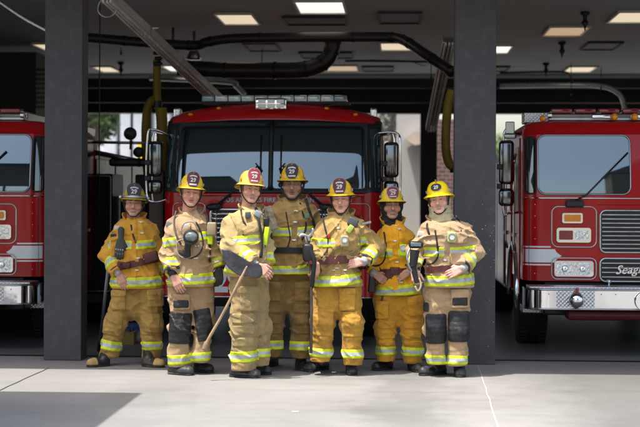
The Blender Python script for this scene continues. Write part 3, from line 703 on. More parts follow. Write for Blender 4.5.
    for x in (-.92, -.38, .05, .38, .92): mb.add(cyl((x-.02, .79, 2.62), (x+.02, .79, 2.62), .035, n=12))
    for x in (-.32, .1): mb.add(rbox(x-.14, x+.14, .75, .79, 2.585, 2.63, .015))
    mb.build('clamps', chrome, lb, auto=40)
    for x in (-.22, .0, .3, .58): MB().add(sphere((x, .72, 2.60), .04, 12, 8)).build('amber_marker', amber, lb, smooth=True)
    MB().add(rbox(-1.19, -.86, .95, 1.3, 2.54, 2.66, .01)).build('perforated_box', dplate, root)
    MB().add(sphere((-1.0, .76, 2.585), .035, 12, 8)).build('cab_marker', amber, root, smooth=True)
    MB().add(rbox(-.8, .8, 1.5, 5.5, 2.57, 2.70, .02)).build('roof_ladder_rack', steel, root)
    return root
seagrave(637, 16.05, 1, 'red fire engine with a flat chrome-trimmed front in the right bay')
seagrave(-66, 16.15, 1, 'red fire engine cut by the left edge, only its corner showing')

# ---------------- centre engine
def centre_engine():
    Yb = 16.55; Yc = 17.0
    c = onY(272.5, 300, Yb+.8); root = empty('fire_engine', (c.x, Yb, 0), 0, 'large red fire engine with a split windscreen parked behind the crew', 'fire engine', 'fire engines parked in the bays')
    # wide rounded cab, windscreen leaning back more and more
    prof = [(0, .45), (1.70, .45), (1.80, .462), (1.9, .475), (2.0, .492), (2.1, .511), (2.2, .532), (2.3, .556), (2.4, .584), (2.5, .616), (2.6, .68), (2.7, .85), (2.76, .95), (2.9, 1.3)]
    fr = Front(1.25, .26, 1.0, .10, prof)
    MB().add(shell(fr, .86, 1.755, 3.4)).build('cab_body', red, root, auto=35)
    # glasshouse and domed roof
    MB().add(shell(fr, 1.757, 2.58, 3.4, 12)).build('cab_pillars', blackp, root, auto=35)
    V = []; rows = []
    us = [-1, -.99, -.97, -.93, -.87, -.78, -.6, -.4, -.2, 0, .2, .4, .6, .78, .87, .93, .97, .99, 1]
    for t in (0, .15, .35, .55, .75, .9, 1.0):
        pl = []
        for u in us:
            edge = 2.585 - .055*abs(u)**2.2; crown = 2.785 - .15*abs(u)**2.4; z = edge+(crown-edge)*math.sin(t*PI/2)
            pl.append((u*1.25*(1-.03*t), fr.y(u*1.25, 2.575)-.02+.20*(1-math.cos(t*PI/2)), z))
        pl = [(-1.25*(1-.03*t), 3.4, pl[0][2])]+pl+[(1.25*(1-.03*t), 3.4, pl[-1][2])]; rows.append(list(range(len(V), len(V)+len(pl)))); V += pl
    Fc = [(rows[j][i], rows[j][i+1], rows[j+1][i+1], rows[j+1][i]) for j in range(len(rows)-1) for i in range(len(rows[0])-1)]
    n = len(rows[0]); Fc += [(rows[-1][i], rows[-1][i+1], rows[-1][n-2-i], rows[-1][n-1-i]) for i in range(n//2-1)]
    link('cab_roof', V, Fc, red, root, auto=50)
    for s in (-1, 1):
        lo, hi = (-1.09, -.028) if s < 0 else (.028, 1.09)
        g = MB().add(patch(fr, lo-.012, hi+.012, 1.775, 2.555, .035, .006)).build('windscreen', blackr, root, auto=40)
        MB().add(patch(fr, lo, hi, 1.80, 2.545, .03, .010, nx=20)).build('pane', glass, g, auto=80)
        lo, hi = sorted((s*1.105, s*1.24))
        g = MB().add(patch(fr, lo, hi, 1.79, 2.50, .03, .006)).build('corner_window', blackr, root, auto=60)
        MB().add(patch(fr, lo+.008, hi-.008, 1.81, 2.48, .02, .009)).build('pane', mat('teal_glass', (.01, .03, .035), .03, var=0, ior=1.9), g, auto=60)
    MB().add(rbox(-.022, .022, fr.y(0, 2.1)-.045, fr.y(0, 2.1)+.03, 1.80, 1.86, .01)).build('divider_foot', blackp, root)
    V, Fc = tube([(0, fr.y(0, z)-.012, z) for z in np.linspace(1.78, 2.56, 12)], .024, 8); link('divider', V, Fc, blackp, root, smooth=True)
    MB().add(rbox(-1.1, 1.1, fr.y(.6, 1.73)-.07, fr.y(.6, 1.73)-.03, 1.745, 1.775, .01)).build('scuttle_trim', blackp, root)
    MB().add(rbox(-1.06, 1.06, fr.y(.6, 1.7)-.065, fr.y(.6, 1.7)-.02, 1.715, 1.74, .008)).build('red_ledge', mat('ledge_red', (.55, .02, .03), .2, var=.05, coat=.8), root)
    # text
    MB().add(text_on('LOS ANGELES FIRE DEPARTMENT', 1.08, lambda x, z, t: (x, fr.y(x, 1.66)-.004-t, 1.668+z), .004, bold=.02, space=1.05)).build('lettering', mat('lettering_grey', (.5, .5, .5), .5, var=.1), root)
    # grille: chrome bars
    g = MB().add(patch(fr, -.68, .68, .98, 1.56, .05, .004)).build('grille', blackp, root, auto=40)
    MB().add(frame_tube(fr, -.68, .68, .98, 1.56, .05, .016, .012)).build('grille_frame', chrome, g, smooth=True)
    mb = MB()
    for i in range(1, 11):
        z = .98+.58*i/11
        V, Fc = tube([(x, fr.y(x, z)-.02, z) for x in np.linspace(-.66, .66, 16)], .014, 6); mb.add((V, Fc))
    for x in (-.62, -.3, 0, .3, .62): mb.add(tube([(x, fr.y(x, z)-.012, z) for z in (1.0, 1.54)], .01, 6))
    mb.build('grille_bars', chrome, g, smooth=True)
    for s in (-1, 1):
        lo, hi = sorted((s*.74, s*1.12))
        MB().add(frame_tube(fr, lo, hi, 1.30, 1.63, .06, .009, .002)).build('lamp_bezel', mat('bezel_red_chrome', (.6, .35, .36), .2, .8, var=0), root, smooth=True)
        b2 = MB().add(patch(fr, lo, hi, 1.02, 1.26, .04, .02)).build('headlight_rim', chrome, root, auto=40)
        w = (hi-lo)/2
        for q in (0, 1): MB().add(patch(fr, lo+.02+q*w, lo+w-.02+q*w, 1.05, 1.23, .03, .03)).build('headlight', clearlens, root, auto=40)
        l1, h1 = sorted((s*.82, s*1.04)); MB().add(patch(fr, l1, h1, 1.38, 1.50, .02, .03)).build('indicator', redlens, root, auto=40)
    # bumper extension, red with number
    B = Front(1.20, .2, 1.0, 0, [(0, 0), (3, 0)])
    V, Fc = shell(B, .60, .93, .5, 3); bp = link('bumper', V, Fc, red, root, auto=30)
    for z in (.60, .93): MB().add(tube([(x, B.y(x, .6)-.002, z) for x in np.linspace(-1.19, 1.19, 40)], .014, 6)).build('bumper_lip', blackm if z > .7 else steel, bp, smooth=True)
    MB().add(text_on('29', .34, lambda x, z, t: (x-.43, -.004-t, .775+z), .005, bold=.05)).build('bumper_number', whitep, bp)
    MB().add(text_on('29', .34, lambda x, z, t: (x+.47, -.004-t, .775+z), .005, bold=.05)).build('bumper_number', whitep, bp)
    MB().add(rbox(-.2, .24, -.03, 0, .64, .9, .02)).build('winch_cover', dplate, bp)
    # sides
    for s in (-1, 1):
        x = s*1.25; e = .012*s
        for ya, yb_, nm in ((1.15, 1.95, 'front_door'), (2.4, 3.2, 'rear_door')):
            lo, hi = sorted((x, x+e)); d = MB().add(rbox(lo, hi, ya, yb_, .66, 2.45, .004, 1)).build(nm, red, root)
            lo, hi = sorted((x+e*.5, x+e*1.5)); MB().add(rbox(lo, hi, ya+.08, yb_-.08, 1.6, 2.38, .004, 1)).build('window', sideglass, d)
        arch = [(x+e, 2.1+.64*math.cos(t), .53+.64*math.sin(t)) for t in np.linspace(0, PI, 24)]
        MB().add(tube(arch, .03, 8)).build('arch_trim', chrome, root, smooth=True)
        wheel(root, s*1.03, 2.1, side=s); wheel(root, s*1.0, 7.6, side=s)
        mirror(root, s, s*1.36, .85 if s > 0 else .75, 1.72, 2.34)
        MB().add(rbox(s*1.15-.04, s*1.15+.04, 1.0, 1.2, 2.62, 2.74, .02)).build('corner_lamp', clearlens, root)
    MB().add(tube(smoothpath([(-1.22, .8, 2.42), (-1.36, .7, 2.47), (-1.44, .7, 2.40), (-1.45, .7, 1.75), (-1.36, .7, 1.64), (-1.2, .75, 1.68)], 5), .013, 8)).build('mirror_hoop', chrome, root, smooth=True)
    MB().add(tube(smoothpath([(1.2, .8, 2.44), (1.34, .75, 2.45), (1.44, .72, 2.42), (1.46, .7, 2.3), (1.46, .7, 1.75), (1.36, .7, 1.7)], 5), .013, 8)).build('mirror_hoop', chrome, root, smooth=True)
    MB().add(rbox(-1.22, 1.22, 3.45, 9.2, .6, 2.5, .03)).build('rear_body', red, root)
    MB().add(rbox(-1.0, 1.0, .6, 9., .45, .86, .02)).build('chassis', blackm, root)
    MB().add(cyl((-1, 2.1, .53), (1, 2.1, .53), .07)).add(rbox(-.35, .35, 1.8, 2.4, .3, .75, .08)).build('axle', blackm, root)
    # wipers: parked upright near the divider, arms from low outside
    for s in (-1, 1):
        P = [(s*.62, 1.60), (s*.42, 1.76), (s*.10, 2.02)]
        wiper(root, fr, P, off=.07); wiper(root, fr, [(s*.58, 1.60), (s*.40, 1.78), (s*.12, 1.99)], 'wiper_link', off=.06)
        wiper(root, fr, [(s*.115, 1.84), (s*.115, 2.4)], 'wiper_blade', off=.03)
        mb = MB(); rd = random.Random(3)
        for k in range(4): mb.add(tube(smoothpath([(s*(.10+.05*rd.random()), fr.y(.1, 2)-.05, 1.93+.03*k), (s*(.2-.02*k), fr.y(.1, 2)-.08, 1.96+.03*k), (s*(.14+.03*rd.random()), fr.y(.1, 2)-.06, 2.02+.02*k)], 5), .008, 6))
        mb.build('washer_hose', blackp, root, smooth=True)
        MB().add(sphere((s*.64, fr.y(.6, 1.6)-.05, 1.585), (.085, .05, .045), 14, 8)).build('wiper_pivot', blackp, root, smooth=True)
    # light bar
    lb = empty('light_bar', (0, 0, 0)); lb.parent = root
    MB().add(rbox(-.84, .88, .82, 1.12, 2.775, 2.80, .01)).build('bar_base', blackp, lb)
    mb = MB(); mb2 = MB()
    for k in range(11):
        x0 = -.83+k*.153; (mb2 if k in (0, 10) else mb).add(rbox(x0, x0+.147, .80, 1.14, 2.80, 2.875, .012, 2))
    lensm = mat('light_bar_lens', (.42, .46, .48), .12, .2, var=.25, scale=40, coat=.7)
    mb.build('clear_lenses', lensm, lb, auto=40); mb2.build('end_lenses', mat('light_bar_end', (.16, .2, .24), .15, .2, var=.2, scale=30, coat=.7), lb, auto=40)
    for x in (-.6, 0, .6): MB().add(box(x-.04, x+.04, .95, 1.05, 2.66, 2.775)).build('bar_foot', blackp, lb)
    sl = MB().add(rbox(-.18, .17, .52, .62, 2.695, 2.825, .012)).build('scene_light', chrome, root, auto=40)
    mb = MB()
    for i in range(3):
        for j in range(2): mb.add(rbox(-.15+i*.105, -.065+i*.105, .51, .522, 2.712+j*.052, 2.755+j*.052, .008))
    mb.build('led_cells', mat('led_lens', (.8, .82, .82), .25, var=.1, scale=60, coat=.5), sl, auto=40)
    for x in (-.95, -.62, .62, .95): MB().add(sphere((x, .62+abs(x)*.12, 2.755-.12*abs(x)**2.4), (.03, .03, .018), 10, 6)).build('roof_marker', amber, root, smooth=True)
    # dim cab interior shapes showing above the dash
    return root
centre_engine()
# ------------------------------------------------------------------ things at the back left
def back_left():
    c = onY(108, 300, 19.5)
    root = empty('utility_truck', (c.x, 19.5, 0), 0, 'dark utility vehicle with black diamond-plate cabinet behind the leftmost firefighter', 'utility truck')
    MB().add(rbox(-.42, .05, 0, .8, .45, 2.0, .02)).build('cabinet', bplate, root)
    MB().add(frame_tube(Front(9, .1, 1, 0, [(0, 0), (3, 0)]), -.40, .03, .47, 1.97, .03, .012)).build('cabinet_trim', steel, root, smooth=True)
    MB().add(rbox(-.5, .75, .1, 3.5, .3, .45, .02)).build('bed', blackm, root)
    MB().add(rbox(.5, .78, -.1, 2., .4, 2.05, .05)).build('maroon_panel', mat('maroon', (.05, .008, .008), .3, var=.1, coat=.3), root)
    MB().add(rbox(.06, .47, .5, .6, .45, 1.72, .02)).add(rbox(.26, .47, .5, .6, 1.60, 2.0, .02)).build('dark_backdrop', mat('backdrop_black', (.018, .018, .02), .5, var=.2), root)  # dark sheets added to black out the bright view beside the cabinet
    MB().add(cyl((-.3, .2, 2.3), (.6, .1, 2.12), .035, n=10)).add(cyl((-.35, .2, 2.42), (.7, .1, 2.40), .02, n=10)).build('boom', steel, root, smooth=True)
    MB().add(rbox(.0, .55, .0, .4, 2.1, 2.2, .03)).build('boom_cradle', blackm, root)
    for x, z, r in ((.29, 2.52, .085), (.40, 2.28, .07)):
        l = MB().add(lathe([(r*.5, .1), (r, .02), (r, 0), (r*.85, -.01), (r*.1, -.015)], (x, -.05, z), (0, 1, 0), 18)).build('floodlight', blackp, root, auto=40)
        MB().add(cyl((x, 0, z-r), (x, 0, z-r-.12), .018)).build('lamp_stalk', blackm, l)
    MB().add(cyl((.05, -.02, .7), (.7, -.02, 1.0), .014)).add(cyl((-.1, -.02, .92), (.5, -.02, .96), .012)).build('hand_rail', steel, root, smooth=True)
    for y in (.9, 2.8):
        for x in (-.35, .5): wheel(root, x, y, .4, .25)
    for i, (px, py, col, w, h, lab) in enumerate(((136, 352, (.02, .05, .2), .16, .2, 'small blue crate on the floor between the leftmost firefighter\'s legs'), (145, 350, (.35, .02, .02), .12, .3, 'red canister on the floor behind the leftmost firefighter'), (139, 346, (.35, .3, .22), .2, .12, 'tan bag on the floor behind the blue crate'), (127, 349, (.2, .14, .03), .1, .14, 'small ochre box on the floor behind the leftmost firefighter'))):
        p = ground(px, 340+i*1.3); 
        r2 = empty(['crate', 'canister', 'bag', 'box'][i], p, 0, lab, ['crate', 'canister', 'bag', 'box'][i])
        m_ = mat('junk%d' % i, col, .5)
        if i == 1: MB().add(lathe([(w*.5, 0), (w*.5, h*.8), (w*.25, h*.92), (w*.2, h)], (0, 0, 0), (0, 0, 1), 16)).build('shell', m_, r2, auto=40)
        elif i == 2: MB().add(sphere((0, 0, h/2), (w*.8, w*.5, h/2+.01), 12, 8)).build('shell', m_, r2, smooth=True)
        else:
            mb = MB().add(rbox(-w, w, -.12, .12, 0, .02, .005)); 
            for q in ((-w, -w+.015, -.12, .12), (w-.015, w, -.12, .12), (-w+.016, w-.016, -.12, -.105), (-w+.016, w-.016, .105, .12)): mb.add(box(*q, .021, h))
            mb.build('shell', m_, r2)
        MB().add(tube([(-w*.4, 0, h), (-w*.3, 0, h+.05), (w*.3, 0, h+.05), (w*.4, 0, h)], .008, 6)).build('handle', blackp, r2, smooth=True)
back_left()
# ================================================================== IMPLICIT MODELLING
f32 = np.float32
class Grid:
    def __init__(s, lo, hi, h):
        s.lo = np.array(lo, f32); s.h = h
        n = [int(math.ceil((hi[i]-lo[i])/h))+1 for i in range(3)]
        ax = [(lo[i]+h*np.arange(n[i])).astype(f32) for i in range(3)]
        s.P = tuple(np.meshgrid(*ax, indexing='ij')); s.shape = s.P[0].shape
def cone(P, a, b, ra, rb):
    ab = [float(b[i]-a[i]) for i in range(3)]; L2 = sum(q*q for q in ab)+1e-9
    q = [P[i]-f32(a[i]) for i in range(3)]
    t = np.clip((q[0]*ab[0]+q[1]*ab[1]+q[2]*ab[2])/L2, 0, 1)
    return np.sqrt((q[0]-t*ab[0])**2+(q[1]-t*ab[1])**2+(q[2]-t*ab[2])**2) - (ra+(rb-ra)*t)
def ell(P, c, r):
    q = [(P[i]-f32(c[i]))/f32(r[i]) for i in range(3)]
    k0 = np.sqrt(q[0]**2+q[1]**2+q[2]**2)+1e-6; k1 = np.sqrt((q[0]/r[0])**2+(q[1]/r[1])**2+(q[2]/r[2])**2)+1e-6
    return k0*(k0-1)/k1
def smin(a, b, k):
    h = np.clip(.5+.5*(b-a)/k, 0, 1); return b+(a-b)*h-k*h*(1-h)
def smax(a, b, k): return -smin(-a, -b, k)
_T = np.random.RandomState(5).rand(32, 32, 32).astype(f32)
def vn(x, y, z, seed=0):
    x = x+seed*7.31; y = y+seed*3.77; z = z+seed*5.13
    xi = np.floor(x).astype(int); yi = np.floor(y).astype(int); zi = np.floor(z).astype(int)
    fx = x-xi; fy = y-yi; fz = z-zi; fx = fx*fx*(3-2*fx); fy = fy*fy*(3-2*fy); fz = fz*fz*(3-2*fz)
    def g(a, b, c): return _T[(xi+a) & 31, (yi+b) & 31, (zi+c) & 31]
    l = lambda a, b, t: a+(b-a)*t
    return l(l(l(g(0,0,0), g(1,0,0), fx), l(g(0,1,0), g(1,1,0), fx), fy), l(l(g(0,0,1), g(1,0,1), fx), l(g(0,1,1), g(1,1,1), fx), fy), fz)
def surfnet(D, lo, h):
    D = np.pad(D, 1, constant_values=1.0).astype(f32); lo = np.array(lo)-h
    s = D < 0
    def sub(A, i, j, k): return A[i:A.shape[0]-1+i, j:A.shape[1]-1+j, k:A.shape[2]-1+k]
    cnt = sum(sub(s, i, j, k).astype(np.int8) for i in (0, 1) for j in (0, 1) for k in (0, 1))
    act = (cnt > 0) & (cnt < 8); I = np.argwhere(act); n = len(I)
    if n == 0: return np.zeros((0, 3)), []
    idx = -np.ones(act.shape, np.int64); idx[act] = np.arange(n)
    pos = np.zeros((n, 3)); c = np.zeros(n)
    cor = [(i, j, k) for i in (0, 1) for j in (0, 1) for k in (0, 1)]
    val = {q: D[I[:, 0]+q[0], I[:, 1]+q[1], I[:, 2]+q[2]] for q in cor}
    for a in cor:
        for ax in range(3):
            if a[ax] == 0:
                b = list(a); b[ax] = 1; b = tuple(b); da, db = val[a], val[b]; m = (da < 0) != (db < 0)
                t = np.where(m, da/(da-db+1e-12), 0)
                p = np.tile(np.array(a, float), (n, 1)); p[:, ax] += t; pos += p*m[:, None]; c += m
    V = (I + pos/c[:, None])*h + lo
    Fs = []
    for ax in range(3):
        o = [1, 1, 1]; o[ax] = 0
        A = s[tuple(slice(1, -1) if q != ax else slice(0, -1) for q in range(3))]
        B = s[tuple(slice(1, -1) if q != ax else slice(1, None) for q in range(3))]
        E = np.argwhere(A != B); off = np.array([1 if q != ax else 0 for q in range(3)]); E = E+off
        u, v = [q for q in range(3) if q != ax]
        def cell(du, dv):
            q = E.copy(); q[:, u] -= du; q[:, v] -= dv; return idx[q[:, 0], q[:, 1], q[:, 2]]
        quad = np.stack([cell(1, 1), cell(0, 1), cell(0, 0), cell(1, 0)], 1)
        ins = s[E[:, 0], E[:, 1], E[:, 2]]
        flip = ins if ax != 1 else ~ins
        quad[~flip] = quad[~flip][:, ::-1]
        Fs.append(quad)
    Fq = np.concatenate(Fs); Fq = Fq[(Fq >= 0).all(1)]
    return V, Fq
def sdf_mesh(name, D, G, m, parent, attr=None, colfn=None):
    V, Fq = surfnet(D, G.lo, G.h)
    if len(V) == 0: return None
    me = bpy.data.meshes.new(name); me.from_pydata(V.tolist(), [], Fq.tolist()); me.materials.append(m)
    me.polygons.foreach_set('use_smooth', [True]*len(me.polygons))
    if attr is not None:
        a = me.attributes.new('s', 'FLOAT', 'POINT'); a.data.foreach_set('value', attr(V).astype(f32))
    if colfn is not None:
        a = me.attributes.new('col', 'FLOAT_COLOR', 'POINT'); cc = np.ones((len(V), 4), f32); cc[:, :3] = colfn(V); a.data.foreach_set('color', cc.ravel())
    me.update(); o = bpy.data.objects.new(name, me); COL.objects.link(o); o.parent = parent; return o
def join_meshes(name, objs, parent):
    """merge several generated meshes (same material) into one body object"""
    V = []; Fq = []; cc = []
    for o in objs:
        me = o.data; n = len(V); V += [tuple(v.co) for v in me.vertices]; Fq += [tuple(i+n for i in p.vertices) for p in me.polygons]
        a = np.ones(len(me.vertices)*4, f32); me.attributes['col'].data.foreach_get('color', a); cc.append(a)
    m = objs[0].data.materials[0]
    for o in objs: d = o.data; bpy.data.objects.remove(o); bpy.data.meshes.remove(d)
    me = bpy.data.meshes.new(name); me.from_pydata(V, [], Fq); me.materials.append(m); me.polygons.foreach_set('use_smooth', [True]*len(me.polygons))
    a = me.attributes.new('col', 'FLOAT_COLOR', 'POINT'); a.data.foreach_set('color', np.concatenate(cc)); me.update()
    return me
# ------------------------------------------------------------------ cloth materials
def cloth(name, c, c2, dirt=.5, quilt=None):  # dirt scales the paler ridges and darker creases in the colour
    if name in MATS: return MATS[name]
    m = bpy.data.materials.new(name); m.use_nodes = True; N, Lk = nt(m); b = N['Principled BSDF']; b.inputs['Roughness'].default_value = .85
    b.inputs['Sheen Weight'].default_value = .15; b.inputs['Sheen Roughness'].default_value = .5; b.inputs['Specular IOR Level'].default_value = .25
    tc = N.new('ShaderNodeTexCoord')
    def noise(s, d, r=.6):
        n = N.new('ShaderNodeTexNoise'); n.inputs['Scale'].default_value = s; n.inputs['Detail'].default_value = d; n.inputs['Roughness'].default_value = r; Lk.new(tc.outputs['Object'], n.inputs['Vector']); return n.outputs[0]
    def mr(s, a, b_, c_, d):
        q = N.new('ShaderNodeMapRange'); q.inputs[1].default_value = a; q.inputs[2].default_value = b_; q.inputs[3].default_value = c_; q.inputs[4].default_value = d; Lk.new(s, q.inputs[0]); return q.outputs[0]
    def mix(f, A, B):
        q = N.new('ShaderNodeMix'); q.data_type = 'RGBA'; Lk.new(f, q.inputs[0])
        for i, z in ((6, A), (7, B)):
            if isinstance(z, tuple): q.inputs[i].default_value = z+(1,)
            else: Lk.new(z, q.inputs[i])
        return q.outputs[2]
    k = mix(mr(noise(4, 5), .35, .65, 0, 1), c, c2)
    d1 = tuple(q*.35+.01 for q in c)
    k = mix(mr(noise(6.5, 8, .7), .52, .75, 0, dirt), k, d1)
    sp = N.new('ShaderNodeSeparateXYZ'); Lk.new(tc.outputs['Object'], sp.inputs[0])
    low = mr(sp.outputs[2], .05, .75, 1, 0)
    mm = N.new('ShaderNodeMath'); mm.operation = 'MULTIPLY'; Lk.new(low, mm.inputs[0]); Lk.new(mr(noise(9, 6, .7), .4, .7, 0, dirt), mm.inputs[1])
    k = mix(mm.outputs[0], k, d1)
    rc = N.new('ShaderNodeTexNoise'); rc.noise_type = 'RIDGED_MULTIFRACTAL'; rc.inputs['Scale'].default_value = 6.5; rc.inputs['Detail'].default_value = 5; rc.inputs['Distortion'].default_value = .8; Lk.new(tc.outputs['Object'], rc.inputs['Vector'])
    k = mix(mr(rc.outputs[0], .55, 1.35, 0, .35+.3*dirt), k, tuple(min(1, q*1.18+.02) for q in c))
    k = mix(mr(rc.outputs[0], .05, .32, .45*dirt+.1, 0), k, tuple(q*.45 for q in c))  # paler ridges and darker creases put into the colour to strengthen folds
    vm = N.new('ShaderNodeVectorMath'); vm.operation = 'SCALE'; Lk.new(k, vm.inputs[0]); Lk.new(mr(noise(90, 3), .3, .7, .92, 1.08), vm.inputs['Scale'])
    Lk.new(vm.outputs[0], b.inputs['Base Color'])
    # cloth bump: medium crumple + weave
    bp = N.new('ShaderNodeBump'); bp.inputs['Strength'].default_value = .5; bp.inputs['Distance'].default_value = .012; Lk.new(noise(26, 4, .55), bp.inputs['Height'])
    rn = N.new('ShaderNodeTexNoise'); rn.noise_type = 'RIDGED_MULTIFRACTAL'; rn.inputs['Scale'].default_value = 5.5; rn.inputs['Detail'].default_value = 3; rn.inputs['Roughness'].default_value = .5; rn.inputs['Distortion'].default_value = .6
    mpr = N.new('ShaderNodeMapping'); mpr.inputs['Scale'].default_value = (1, 1, 1.7); mpr.inputs['Rotation'].default_value = (0, .35, 0); Lk.new(tc.outputs['Object'], mpr.inputs[0]); Lk.new(mpr.outputs[0], rn.inputs['Vector'])
    bpr = N.new('ShaderNodeBump'); bpr.inputs['Strength'].default_value = .9; bpr.inputs['Distance'].default_value = .045; Lk.new(rn.outputs[0], bpr.inputs['Height']); Lk.new(bp.outputs[0], bpr.inputs['Normal']); bp = bpr
    bp2 = N.new('ShaderNodeBump'); bp2.inputs['Strength'].default_value = .15; bp2.inputs['Distance'].default_value = .002; Lk.new(noise(170, 2), bp2.inputs['Height']); Lk.new(bp.outputs[0], bp2.inputs['Normal'])
    Lk.new(bp2.outputs[0], b.inputs['Normal'])
    MATS[name] = m; return m
def bandmat(name, base=(.70, .73, .03), silver=(.52, .54, .55)):
    """lime / silver / lime reflective trim; attribute s runs across the band in [-1,1]"""
    if name in MATS: return MATS[name]
    m = bpy.data.materials.new(name); m.use_nodes = True; N, Lk = nt(m); b = N['Principled BSDF']; b.inputs['Roughness'].default_value = .5
    at_ = N.new('ShaderNodeAttribute'); at_.attribute_name = 's'
    ab = N.new('ShaderNodeMath'); ab.operation = 'ABSOLUTE'; Lk.new(at_.outputs['Fac'], ab.inputs[0])
    lt = N.new('ShaderNodeMath'); lt.operation = 'LESS_THAN'; Lk.new(ab.outputs[0], lt.inputs[0]); lt.inputs[1].default_value = .36
    mx = N.new('ShaderNodeMix'); mx.data_type = 'RGBA'; Lk.new(lt.outputs[0], mx.inputs[0]); mx.inputs[6].default_value = base+(1,); mx.inputs[7].default_value = silver+(1,)
    tc = N.new('ShaderNodeTexCoord'); n = N.new('ShaderNodeTexNoise'); n.inputs['Scale'].default_value = 14; n.inputs['Detail'].default_value = 7; Lk.new(tc.outputs['Object'], n.inputs['Vector'])
    mr = N.new('ShaderNodeMapRange'); mr.inputs[1].default_value = .35; mr.inputs[2].default_value = .7; mr.inputs[3].default_value = 1.1; mr.inputs[4].default_value = .68; Lk.new(n.outputs[0], mr.inputs[0])
    vm = N.new('ShaderNodeVectorMath'); vm.operation = 'SCALE'; Lk.new(mx.outputs[2], vm.inputs[0]); Lk.new(mr.outputs[0], vm.inputs['Scale']); Lk.new(vm.outputs[0], b.inputs['Base Color'])
    bp = N.new('ShaderNodeBump'); bp.inputs['Strength'].default_value = .4; bp.inputs['Distance'].default_value = .008; n2 = N.new('ShaderNodeTexNoise'); n2.inputs['Scale'].default_value = 35; Lk.new(tc.outputs['Object'], n2.inputs['Vector']); Lk.new(n2.outputs[0], bp.inputs['Height']); Lk.new(bp.outputs[0], b.inputs['Normal'])
    MATS[name] = m; return m
def skinmat():
    if 'skin' in MATS: return MATS['skin']
    m = bpy.data.materials.new('skin'); m.use_nodes = True; N, Lk = nt(m); b = N['Principled BSDF']; b.inputs['Roughness'].default_value = .48
    a = N.new('ShaderNodeAttribute'); a.attribute_name = 'col'
    tc = N.new('ShaderNodeTexCoord'); n = N.new('ShaderNodeTexNoise'); n.inputs['Scale'].default_value = 45; n.inputs['Detail'].default_value = 5; Lk.new(tc.outputs['Object'], n.inputs['Vector'])
    mr = N.new('ShaderNodeMapRange'); mr.inputs[1].default_value = .3; mr.inputs[2].default_value = .7; mr.inputs[3].default_value = .9; mr.inputs[4].default_value = 1.1; Lk.new(n.outputs[0], mr.inputs[0])
    vm = N.new('ShaderNodeVectorMath'); vm.operation = 'SCALE'; Lk.new(a.outputs['Color'], vm.inputs[0]); Lk.new(mr.outputs[0], vm.inputs['Scale']); Lk.new(vm.outputs[0], b.inputs['Base Color'])
    b.inputs['Subsurface Weight'].default_value = .12; b.inputs['Subsurface Radius'].default_value = (.012, .005, .003); b.inputs['Subsurface Scale'].default_value = .6
    MATS['skin'] = m; return m
leather = mat('belt_leather', (.085, .022, .018), .5, var=.25, scale=20, bump=.3, bscale=90)
blackcloth = mat('black_patch', (.016, .016, .018), .55, var=.35, scale=14, bump=.6, bscale=30)
bootm = mat('boot_leather', (.022, .022, .024), .38, var=.35, scale=12, bump=.4, bscale=40, dirt=(.14, .12, .1, .55), dscale=7)
solem = mat('boot_sole', (.02, .019, .018), .8, var=.2, dirt=(.2, .18, .15, .6), dscale=12)
strapm = mat('strap_black', (.013, .013, .014), .6, var=.2)
greyk = mat('knit_grey', (.38, .37, .36), .9, var=.2, scale=40, bump=.6, bscale=120)
radiog = mat('device_grey', (.07, .075, .075), .4, var=.15)
dial = mat('dial_white', (.6, .6, .57), .3, var=.1)
lime = mat('lime_plastic', (.55, .75, .02), .4, var=.1)
tooth = (.62, .58, .5)
